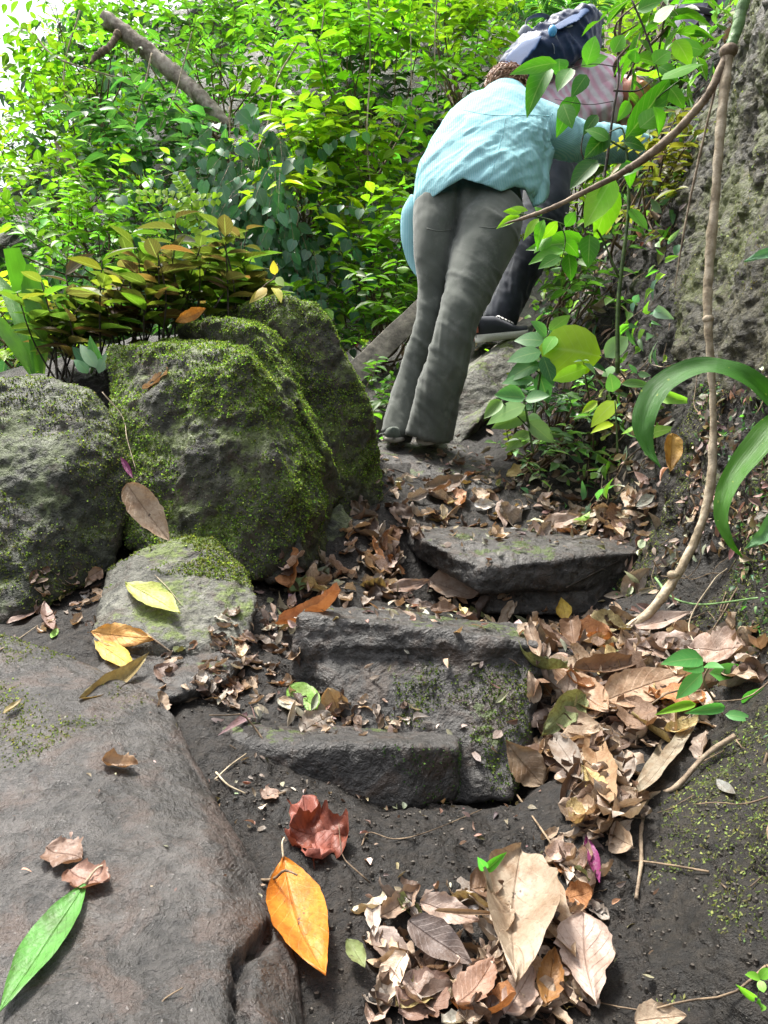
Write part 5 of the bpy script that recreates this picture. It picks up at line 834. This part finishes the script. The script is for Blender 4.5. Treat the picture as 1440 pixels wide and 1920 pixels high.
# ------------------------------------------------------------------ fallen leaves, each a thing
def fl_mesh(L, W, kind='ovate', cu=.3, cv=.3, wav=.08, tear=.04, seed=1, nu=24, nv=10, side=0.0, notch=False):
    g_ = np.random.default_rng(seed); u = np.linspace(0, 1, nu + 1)
    w = {'ovate': np.sin(np.pi * u ** .72) ** .8, 'lance': np.sin(np.pi * u ** .9) ** 1.0, 'obov': np.sin(np.pi * u ** 1.5) ** .75, 'round': np.sin(np.pi * u) ** .5, 'heart': np.sin(np.pi * np.clip(u * .93 + .07, 0, 1) ** .6) ** .7,
         'lobed': (np.sin(np.pi * u ** .8) ** .6) * (1 + .12 * np.sin(u * 11 + 1)), 'strap': np.sin(np.pi * u) ** .3, 'maple': u}[kind]
    if kind == 'maple': w = (np.sin(np.pi * u ** .8) ** .5) * (1 + .22 * np.sin(u * 13 + seed))
    tear *= 1.7; wav *= 1.35; side = side + g_.uniform(-.07, .07)
    w = np.clip(w, .015, None); v = np.linspace(-1, 1, nv + 1); U, V = np.meshgrid(u, v, indexing='ij')
    en = vnoise(np.stack([U * 14, np.sign(V) * 5., U * 0 + seed], -1).reshape(-1, 3)).reshape(U.shape); en2 = vnoise(np.stack([U * 40, np.sign(V) * 5., U * 0 + seed + 5], -1).reshape(-1, 3)).reshape(U.shape)
    wd = w[:, None] * (1 + tear * 1.8 * en * np.abs(V) + tear * en2 * np.abs(V)); y = W / 2 * wd * V + side * W * np.sin(np.pi * U)
    ang = cu * (U - .4) * 2; x = np.cumsum(np.cos(ang), 0) * L / (nu + 1); zb = np.cumsum(np.sin(ang), 0) * L / (nu + 1) * np.sign(1)
    th = cv * np.abs(V) * 1.6; yy = y * np.sinc(th / np.pi / 1.5); z = zb + W / 2 * wd * np.abs(V) * np.sin(th * .8)
    z = z + wav * W * vnoise(np.stack([U * 5, V * 1.6, U * 0 + seed * 1.7], -1).reshape(-1, 3)).reshape(U.shape) * (.35 + np.abs(V)) + .018 * W * np.abs(np.sin((U * 8.5 - np.abs(V) * 2.2) * np.pi)) * (1 - np.abs(V)) - .04 * W * np.exp(-(V / .12) ** 2)
    x = x + .03 * L * V ** 2 * (kind == 'heart') * (U < .1) * -3
    P_ = np.stack([x, yy, z], -1).reshape(-1, 3); me = rawmesh('fallen_leaf', P_, grid_faces(nu + 1, nv + 1), np.stack([U, V * .5 + .5], -1).reshape(-1, 2)); me.materials.append(M['dead']); return me
from mathutils import Matrix
CT = dict(tan=(.44, .34, .24), pink=(.50, .39, .33), brown=(.22, .14, .09), orange=(.72, .33, .05), yellow=(.70, .52, .10), ylg=(.55, .62, .16), green=(.10, .32, .05), red=(.26, .075, .045), grey=(.34, .30, .26), dark=(.09, .06, .045), pale=(.50, .40, .30), purple=(.22, .03, .14), dgreen=(.05, .17, .07), olive=(.36, .30, .13), lgreen=(.25, .50, .08), white=(.5, .52, .45))
def setf(o, a, x, n): x = norm(x); n = norm(np.asarray(n) - np.dot(n, x) * x); y = np.cross(n, x); o.matrix_world = Matrix([[x[0], y[0], n[0], a[0]], [x[1], y[1], n[1], a[1]], [x[2], y[2], n[2], a[2]], [0, 0, 0, 1]])
def fleaf(a, b, w, col, label, kind='ovate', cu=.3, cv=.3, wav=.09, tear=.04, lift=.004, seed=None, stalk=0, Y=None, roll=0., face=0., cat='fallen leaf', side=0.0):
    fleaf.k += 1; seed = seed or fleaf.k
    if Y: A, Bq = P(*a, Y), P(*b, Y - .02); n = np.array([0, -1, .3])
    else:
        A, n1 = hit(*a); Bq, n2 = hit(*b); mm, n3 = hit((a[0] + b[0]) / 2, (a[1] + b[1]) / 2)
        ym = mm[1]; A = A if abs(A[1] - ym) < .2 else P(*a, ym); Bq = Bq if abs(Bq[1] - ym) < .2 else P(*b, ym); n = norm(n1 + n2 + 2 * n3)
    n = norm(n * (1 - face) + norm(-A) * face); x = norm(Bq - A); L = np.linalg.norm(Bq - A); n = norm(n - x * n.dot(x)); y = np.cross(n, x)
    if roll: n = n * math.cos(roll) + y * math.sin(roll)
    fs = max(.35, abs(np.dot(n, norm(-A))) ** .5) if abs(x[0]) > .6 else 1.0; W = w / F * A[1] / fs
    o = link('fallen_leaf', fl_mesh(L * 1.03, W, kind, cu, cv, wav, tear, seed, side=side)); zc = W * .04 + lift; setf(o, A + n * zc, x, n); c = np.array(CT[col] if isinstance(col, str) else col); c = c * .8; o.color = (*c, 1); tag(o, label, cat, 'distinct fallen leaves')
    if stalk:
        V, Fs = tube_arr([[0.01, 0, -.001], [-stalk * L * .5, .004, .002], [-stalk * L, .01, .0]], [.0016, .0011], seg=6, m=10); s = link('stalk', rawmesh('stalk', V, Fs), M['vine'], o)
    return o
fleaf.k = 900
FL = fleaf
FL((530, 1622), (612, 1862), 100, (.72, .27, .03), 'long orange-yellow leaf propped against the big slab in the foreground', 'lance', .25, .45, .05, .015, .02, stalk=.12, face=.55, side=-.12)
FL((168, 1655), (8, 1905), 74, 'green', 'long glossy green leaf on the lower left corner of the big slab', 'lance', .1, .25, .04, .01, .006, stalk=.12)
FL((970, 1612), (955, 1890), 132, (.43, .35, .26), 'largest pale folded leaf standing in the foreground pile', 'lance', .15, .7, .09, .03, .03, face=.7)
FL((985, 1622), (1080, 1830), 70, 'tan', 'tan curled leaf behind the right edge of the largest pale leaf', 'ovate', .3, .5, .1, .03, .02, face=.5)
FL((1120, 1918), (1095, 1745), 112, 'pink', 'flat pinkish oval leaf at the lower right of the pile', 'obov', .2, .15, .06, .04, .02, face=.6)
FL((655, 1575), (545, 1565), 100, 'red', 'crumpled dark red leaf below the lowest step', 'maple', .15, .2, .2, .06, .02, face=.5)
FL((605, 1628), (570, 1525), 90, (.32, .10, .07), 'red-brown crinkled lobe lying over the dark red leaf', 'maple', .2, .25, .2, .06, .014, face=.5)
FL((660, 1392), (620, 1290), 58, (.58, .40, .20), 'tan-yellow oblong leaf leaning on the lowest step', 'obov', .2, .2, .08, .03, .01, face=.6)
FL((562, 1375), (610, 1350), 60, 'grey', 'grey-lilac leaf under the small round green leaf', 'round', .2, .2, .1, .05, .004, face=.3)
FL((600, 1340), (548, 1300), 44, 'lgreen', 'small round green leaf above the lowest step', 'round', .2, .2, .06, .01, .012, face=.5)
FL((520, 1318), (548, 1345), 26, 'white', 'tiny pale greenish leaf left of the small round green leaf', 'round', .2, .2, .06, .03, .01)
FL((236, 1104), (340, 1166), 40, 'ylg', 'yellow-green curled leaf on the low pale grey rock', 'lance', .1, .25, .06, .03, .022, face=.35)
FL((180, 1190), (298, 1205), 40, (.75, .42, .12), 'orange leaf with pink tip lying below the low pale rock', 'lance', .1, .25, .08, .03, .022, face=.35)
FL((178, 1205), (258, 1262), 26, 'yellow', 'narrow yellow leaf just under the orange pink-tipped leaf', 'lance', .1, .2, .06, .02, .008, face=.3)
FL((140, 1318), (272, 1250), 48, 'olive', 'rolled khaki leaf standing on the big slab top', 'lance', .7, .9, .1, .02, .012, face=.4)
FL((285, 1258), (380, 1310), 44, (.24, .17, .14), 'dull brown leaf in the gully beside the rolled khaki leaf', 'ovate', .2, .2, .1, .03, .006)
FL((385, 1262), (478, 1235), 40, 'pink', 'pinkish flat leaf left of the chunky stone step', 'lance', .15, .2, .1, .04, .006)
FL((410, 1285), (440, 1270), 18, 'brown', 'tiny brown leaf under the pinkish flat leaf', 'round', .3, .4, .15, .05, .004)
FL((522, 1178), (660, 1128), 26, (.46, .22, .10), 'rolled rusty-brown leaf at the upper left corner of the chunky step', 'strap', .4, 1.3, .05, .02, .012, face=.4)
FL((545, 1120), (572, 1090), 34, (.4, .58, .25), 'fresh pale green leaf beside the rolled rusty leaf', 'ovate', .3, .4, .1, .03, .016, face=.4)
FL((640, 1010), (738, 1022), 34, (.55, .32, .15), 'orange-tan leaf at the foot of the big boulder', 'lobed', .4, .4, .15, .05, .014, face=.3)
FL((235, 905), (316, 1016), 58, 'tan', 'large tan leaf hanging in the cleft between the boulders', 'ovate', .2, .35, .05, .02, .01, Y=1.85, roll=.2)
FL((228, 858), (252, 900), 12, 'purple', 'small purple leaf above the large tan hanging leaf', 'lance', .2, .5, .04, .02, .01, Y=1.86)
FL((330, 606), (394, 580), 24, (.65, .32, .07), 'orange leaf resting on top of the big boulder', 'lance', .5, .4, .08, .02, .012, Y=2.42, face=.5)
FL((270, 735), (328, 700), 12, 'tan', 'shrivelled tan leaf stuck on the face of the big boulder', 'lobed', .5, .9, .2, .05, .01)
FL((1096, 1575), (1120, 1672), 26, 'purple', 'narrow magenta leaf at the foot of the right bank', 'lance', .2, .5, .04, .01, .012, face=.6, roll=.3)
FL((1258, 812), (1252, 886), 36, (.50, .30, .06), 'orange-brown leaf hanging beside the strap leaf', 'ovate', .2, .4, .08, .02, .01, Y=1.7)
FL((1172, 1116), (1226, 1064), 44, 'grey', 'upright greyish leaf right of the wide flat step', 'ovate', .2, .3, .06, .02, .012, face=.6)
FL((1170, 1188), (1290, 1162), 34, 'pink', 'pinkish leaf lying at the lower end of the pale vine', 'lance', .2, .3, .06, .03, .02, face=.3)
FL((1180, 1228), (1330, 1210), 52, 'pink', 'broad pinkish leaf below the end of the pale vine', 'lance', .15, .2, .08, .04, .02, face=.35)
FL((1310, 1225), (1418, 1225), 70, 'pink', 'broad ragged pinkish leaf near the right edge', 'lobed', .2, .2, .1, .05, .02, face=.4)
FL((1105, 1345), (1258, 1292), 66, (.56, .40, .28), 'large pale salmon leaf on top of the right-hand heap', 'ovate', .15, .25, .05, .02, .045, face=.6)
FL((1030, 1262), (1145, 1362), 62, (.46, .31, .20), 'tan leaf under the large pale salmon leaf', 'obov', .2, .3, .08, .03, .035, face=.5)
FL((1030, 1340), (1150, 1400), 44, 'tan', 'long tan leaf sliding down the middle of the heap', 'lance', .3, .4, .08, .03, .03, face=.5)
FL((1060, 1275), (1200, 1262), 40, 'brown', 'dark brown rolled leaf at the crest of the heap', 'ovate', .4, .9, .08, .03, .04, face=.4)
FL((940, 1385), (1010, 1470), 66, (.27, .20, .13), 'round brown leaf leaning right of the mossy step', 'obov', .2, .3, .08, .03, .02, face=.6)
FL((1110, 1400), (1140, 1540), 50, (.40, .27, .16), 'long upright tan leaf at the bottom of the heap', 'strap', .2, .5, .06, .04, .025, face=.7)
FL((1045, 1395), (1105, 1490), 46, 'grey', 'greyish-brown leaf left of the long upright tan leaf', 'ovate', .2, .5, .08, .03, .02, face=.6)
FL((1290, 1330), (1190, 1500), 24, (.42, .36, .27), 'dry grass-like strip slanting down the bank', 'strap', .15, .4, .08, .04, .012, face=.5)
FL((1310, 1350), (1200, 1510), 18, (.38, .33, .25), 'narrower dry strip beside the grass-like strip', 'strap', .15, .4, .08, .04, .018, face=.5)
FL((1052, 1122), (1062, 1165), 30, 'yellow', 'upright yellow leaf tip behind the chunky stone step', 'obov', .2, .4, .06, .02, .02, face=.7)
FL((1075, 1180), (1085, 1240), 46, 'brown', 'curled brown leaf right behind the chunky stone step', 'ovate', .4, .9, .1, .03, .03, face=.6)
FL((805, 1090), (915, 1130), 44, (.40, .32, .26), 'big curled grey-tan leaf in front of the wide flat step', 'ovate', .6, .6, .12, .04, .012, face=.4)
FL((705, 1105), (790, 1098), 30, (.48, .36, .30), 'pale pinkish leaf left of the big curled grey-tan leaf', 'lobed', .3, .3, .12, .04, .012, face=.3)
FL((945, 900), (1005, 880), 24, (.62, .50, .22), 'yellow-tan leaf beside the flagstone', 'lance', .3, .3, .1, .03, .02, face=.4)
FL((790, 930), (870, 905), 34, (.24, .19, .15), 'grey-brown folded leaf on the front of the flagstone', 'ovate', .4, .6, .1, .03, .02, face=.4)
FL((1180, 925), (1205, 960), 34, 'pale', 'pale cream leaf upright on the right end of the wide step', 'lobed', .3, .4, .1, .04, .02, face=.6)
FL((1150, 965), (1222, 975), 20, (.55, .50, .35), 'cream leaf lying at the right end of the wide step', 'lance', .2, .3, .1, .03, .015, face=.3)
FL((1010, 990), (1085, 978), 34, (.52, .40, .32), 'pale pinkish leaf on the middle of the wide flat step', 'lance', .3, .3, .1, .03, .02, face=.35)
FL((190, 1430), (262, 1445), 34, (.36, .24, .14), 'small crumpled brown leaf on the middle of the big slab', 'lobed', .6, .8, .15, .05, .008, face=.3)
FL((85, 1600), (155, 1620), 56, (.30, .20, .15), 'brown leaf piece on the slab above the green leaf', 'lobed', .3, .3, .12, .05, .006)
FL((128, 1640), (208, 1668), 50, (.34, .20, .15), 'reddish-brown leaf piece touching the tip of the green leaf', 'lobed', .4, .4, .14, .05, .008)
FL((5, 1350), (45, 1322), 18, 'olive', 'thin khaki leaf at the left edge of the slab', 'lance', .3, .6, .06, .02, .01)
FL((10, 1175), (78, 1148), 24, (.36, .26, .22), 'pinkish-brown leaf at the foot of the dark left boulder', 'lance', .3, .3, .1, .03, .008)
FL((82, 1130), (98, 1195), 24, (.35, .25, .22), 'narrow mauve-brown leaf left of the low pale rock', 'lance', .3, .3, .1, .03, .01)
FL((160, 1085), (188, 1068), 26, (.42, .30, .22), 'small tan leaf between the left boulder and pale rock', 'lobed', .3, .3, .1, .03, .01)
FL((98, 1200), (106, 1183), 14, 'lgreen', 'tiny green leaf near the mossy left edge of the slab', 'round', .1, .1, .05, .0, .004)
FL((488, 1500), (520, 1490), 26, (.42, .30, .24), 'small pinkish leaf scrap below the left end of the lowest step', 'lobed', .2, .2, .1, .05, .004)
FL((760, 1735), (880, 1820), 64, (.20, .16, .145), 'dark slate-brown leaf left of the largest pale leaf', 'ovate', .25, .3, .06, .02, .02, face=.5)
FL((700, 1735), (772, 1682), 40, (.38, .28, .21), 'curled light brown leaf at the back of the foreground pile', 'lobed', .6, .7, .12, .05, .02, face=.5)
FL((780, 1700), (890, 1740), 50, 'pink', 'pinkish flat leaf under a rolled twig-like leaf in the pile', 'ovate', .2, .3, .08, .03, .02, face=.5)
FL((800, 1722), (905, 1728), 14, (.40, .30, .2), 'rolled cigar-like leaf in the foreground pile', 'strap', .1, 1.4, .03, .01, .05, face=.5)
FL((700, 1745), (770, 1830), 50, (.34, .27, .23), 'grey-brown leaf at the left of the foreground pile', 'ovate', .2, .3, .08, .04, .012, face=.4)
FL((740, 1910), (835, 1860), 90, (.30, .20, .16), 'wide mottled brown leaf at the bottom edge of the photo', 'lobed', .2, .3, .1, .04, .014, face=.4)
FL((850, 1915), (920, 1830), 70, (.42, .27, .2), 'tan and russet leaf at the bottom edge beside the mottled leaf', 'ovate', .3, .4, .1, .04, .02, face=.5)
FL((935, 1925), (985, 1840), 60, 'pink', 'pinkish curled leaf under the tip of the largest pale leaf', 'lobed', .3, .3, .1, .04, .02, face=.5)
FL((1020, 1905), (1035, 1800), 52, (.34, .17, .05), 'amber-brown leaf between the two biggest pale leaves', 'ovate', .2, .4, .08, .03, .015, face=.5)
FL((655, 1780), (690, 1840), 34, (.24, .30, .12), 'dull green forked leaf beside the long orange leaf', 'lance', .3, .5, .08, .03, .02, face=.5)
FL((1190, 1925), (1290, 1915), 50, 'tan', 'tan leaf cut by the bottom edge right of the pile', 'ovate', .2, .3, .08, .03, .01, face=.4)
FL((868, 1690), (930, 1680), 50, (.22, .14, .09), 'dark brown leaf tucked behind the largest pale leaf', 'ovate', .3, .4, .1, .03, .02, face=.5)
FL((1345, 1465), (1385, 1500), 20, (.30, .31, .29), 'small grey-green leaf stuck on the right bank', 'lance', .2, .3, .06, .02, .006)
# loose leaves that nothing tells apart inside their patch: copies of a few shapes
shapes = [fl_mesh(1, (.36, .42, .5, .38, .46, .32, .6, .4)[i % 8], ('ovate', 'lance', 'obov', 'lobed', 'ovate', 'strap', 'round', 'lobed')[i % 8], (.3, .9, .5, .7, -.4, .5, .4, 1.1)[i % 8], (.3, .7, .5, .6, .4, 1.1, .4, .9)[i % 8], .14, .05, 40 + i, 14, 6) for i in range(16)]
PALS = [CT[k] for k in ('tan', 'pink', 'pink', 'grey', 'pale', 'brown', 'dark', 'tan', 'olive', 'pale')] + [(.42, .20, .08), (.30, .17, .1), (.55, .45, .22), (.25, .30, .12)]
def patch(n, boxes, L, label, group, seed, lift=(.003, .03), tilt=.45):
    g_ = np.random.default_rng(seed); w = np.array([(b[2] - b[0]) * (b[3] - b[1]) for b in boxes], float)
    for i in range(n):
        b = boxes[g_.choice(len(boxes), p=w / w.sum())]; p, nn = hit(g_.uniform(b[0], b[2]), g_.uniform(b[1], b[3])); nn = norm(nn * .6 + UP * .5 + g_.normal(0, tilt, 3)); d = g_.normal(0, 1, 3); d = norm(d - nn * d.dot(nn))
        o = bpy.data.objects.new('fallen_leaf', shapes[g_.integers(16)]); COL.objects.link(o); s = g_.uniform(*L); c = np.array(PALS[g_.integers(len(PALS))]) * math.exp(g_.normal(0, .2)); o.color = (*np.clip(c, 0, .7), 1)
        setf(o, p + nn * g_.uniform(*lift) - d * s * .5, d, nn); o.matrix_world = o.matrix_world @ Matrix.Diagonal((s, s * g_.uniform(.8, 1.15), s, 1)); tag(o, label, 'fallen leaf', group)
patch(34, [(540, 1035, 740, 1130), (640, 990, 750, 1060)], (.06, .125), 'dry leaf of the heap between the big boulder and the wide step', 'heap by the boulder', 701)
patch(14, [(740, 1125, 1000, 1160)], (.04, .09), 'dry leaf lying in the dark below the wide step front', 'leaves below the wide step', 702)
patch(38, [(765, 965, 1190, 1012), (720, 930, 1190, 975)], (.07, .14), 'dry leaf scattered on top of the wide flat step', 'leaves on the wide step', 703)
patch(10, [(720, 870, 960, 930)], (.05, .09), 'dry leaf strewn on or around the flagstone', 'leaves by the flagstone', 704)
patch(58, [(1000, 1160, 1180, 1330), (1010, 1330, 1160, 1450), (1160, 1230, 1300, 1400), (1060, 1450, 1170, 1560)], (.07, .14), 'brown dead leaf in the heap right of the chunky stone step', 'heap right of the chunky step', 705, (.003, .04))
patch(10, [(1000, 1560, 1130, 1720)], (.03, .06), 'small brown leaf below the heap at the foot of the bank', 'leaves at the foot of the bank', 706)
patch(22, [(700, 1680, 1130, 1918)], (.06, .105), 'brown leaf half buried under the foreground pile', 'leaves under the foreground pile', 707, (.001, .01), .3)
patch(18, [(430, 1150, 550, 1320), (400, 1180, 540, 1240)], (.03, .06), 'dark damp leaf in the gully left of the chunky step', 'leaves in the gully', 708, (.001, .01), .3)
patch(12, [(60, 1080, 200, 1200), (330, 1180, 460, 1230)], (.03, .06), 'small dry leaf near the low pale grey rock', 'leaves by the pale rock', 709, (.001, .012), .3)
# the uncounted rest of the heaps
def shape_arr(me):
    uv = np.empty(len(me.loops) * 2, np.float32); me.uv_layers[0].data.foreach_get('uv', uv); li = np.empty(len(me.loops), np.int32); me.loops.foreach_get('vertex_index', li); U = np.zeros((len(me.vertices), 2)); U[li] = uv.reshape(-1, 2)
    return getV(me), li.reshape(-1, 4), U
SA = [shape_arr(m) for m in shapes]; PB = [CT[k] for k in ('tan', 'pink', 'grey', 'dark', 'dark', 'tan', 'pale', 'grey')] + [(.24, .18, .13), (.19, .15, .12), (.34, .27, .20), (.15, .10, .07)]
def bulk(n, boxes, L, seed, lift=(.001, .02), tilt=.5):
    g_ = np.random.default_rng(seed); w = np.array([(b[2] - b[0]) * (b[3] - b[1]) for b in boxes], float); out = []
    for i in range(n):
        b = boxes[g_.choice(len(boxes), p=w / w.sum())]; p, nn = hit(g_.uniform(b[0], b[2]), g_.uniform(b[1], b[3])); nn = norm(nn * .6 + UP * .4 + g_.normal(0, tilt, 3)); d = g_.normal(0, 1, 3); d = norm(d - nn * d.dot(nn)); y = np.cross(nn, d)
        V, Q, U = SA[g_.integers(16)]; s_ = g_.uniform(*L); W = p + nn * g_.uniform(*lift) + (V[:, :1] - .5) * d * s_ + V[:, 1:2] * y * s_ * g_.uniform(.7, 1.2) + V[:, 2:] * nn * s_; c = np.clip(np.array(PB[g_.integers(len(PB))]) * math.exp(g_.normal(0, .25)), 0, .6); out.append((W, Q, U, np.tile(c, (len(V), 1))))
    return out
heap = bulk(270, [(990, 1160, 1190, 1340), (1000, 1330, 1170, 1460), (1160, 1210, 1330, 1400), (1060, 1450, 1180, 1580), (1180, 1180, 1430, 1290)], (.05, .12), 801) + bulk(70, [(540, 1030, 750, 1140), (650, 950, 760, 1050), (740, 1140, 1010, 1165)], (.05, .11), 802) + bulk(45, [(730, 930, 1215, 1010)], (.04, .10), 803) + bulk(26, [(700, 850, 960, 930)], (.03, .07), 813) + bulk(140, [(690, 1680, 1100, 1918), (1010, 1560, 1130, 1720)], (.035, .075), 804, (.001, .012), .3) + bulk(160, [(400, 1140, 560, 1330), (60, 1070, 200, 1190), (300, 1230, 480, 1320)], (.02, .055), 805, (.001, .008), .3) + bulk(60, [(560, 1300, 780, 1380)], (.015, .04), 806, (.001, .006), .3) + bulk(110, [(950, 860, 1230, 1000), (1000, 700, 1250, 850)], (.04, .08), 807, (.001, .03), .5)
tag(join_leaves('loose_dead_leaves', heap, M['litter']), kind='stuff')
# twigs and roots lying about
def twig(label, pts, r, mat='twig', off=.004, name='twig'):
    q = []
    for p in pts: a, n = hit(*p[:2]); q.append(a + n * (off + (p[2] if len(p) > 2 else 0)))
    V, Fs = tube_arr(q, [r, r * .6], seg=7, m=len(q) * 8, wob=.2); o = link(name, rawmesh(name, V, Fs), M[mat]); return tag(o, label, name if name == 'twig' else 'root')
twig('thin curved brown root lying on the soil below the lowest step', [(680, 1590), (690, 1565), (740, 1578), (800, 1565), (905, 1522)], .0012)
twig('reddish stalk slanting down beside the magenta leaf', [(968, 1495), (1010, 1550), (1050, 1605), (1080, 1660)], .0018, off=.01)
twig('pale twig forking at the left end of the lowest step', [(405, 1465), (430, 1440), (462, 1415)], .0018, 'vine'); twig('second pale twig under the forked one', [(405, 1452), (430, 1475), (460, 1492)], .002, 'vine')
twig('thin straw across the top of the low pale rock', [(290, 1080), (315, 1105), (340, 1135)], .001, 'vine'); twig('thin straw stalk on the mossy left edge', [(0, 1222), (40, 1198), (72, 1175)], .0014, 'vine')
twig('long brown root running down the right bank', [(1390, 1390, .01), (1330, 1430, .01), (1265, 1480), (1215, 1500), (1200, 1560), (1205, 1620), (1190, 1690)], .005, 'vinebrown', name='root')
twig('yellowish root curving along the right edge of the bank', [(1240, 1090, .02), (1270, 1130, .02), (1330, 1140, .02), (1440, 1130, .02)], .0035, 'greenvine', name='root')
twig('thin upright tendril beside the seedling on the bank', [(1330, 1270, .03), (1318, 1180, .04), (1350, 1120, .04), (1390, 1070, .03)], .002, 'vine', name='root')
twig('hair-thin pale root in the cleft between the boulders', [(180, 745, .02), (215, 790, .02), (225, 830, .02), (240, 890, .03)], .0018, 'vine', name='root')
twig('dark twig on the flagstone front', [(735, 880), (800, 900), (850, 890)], .003, 'darkstem'); twig('dark stubby twig beside the orange pink-tipped leaf', [(275, 1190), (295, 1205), (322, 1222)], .003, 'vinebrown')
twig('pale upright stalk on the bank above the wide step', [(1130, 960, .02), (1135, 920, .02), (1140, 870, .02)], .003, 'vine'); twig('dark root crossing the front of the wide step', [(1060, 1100), (1110, 1075), (1160, 1050)], .003, 'darkstem', name='root')
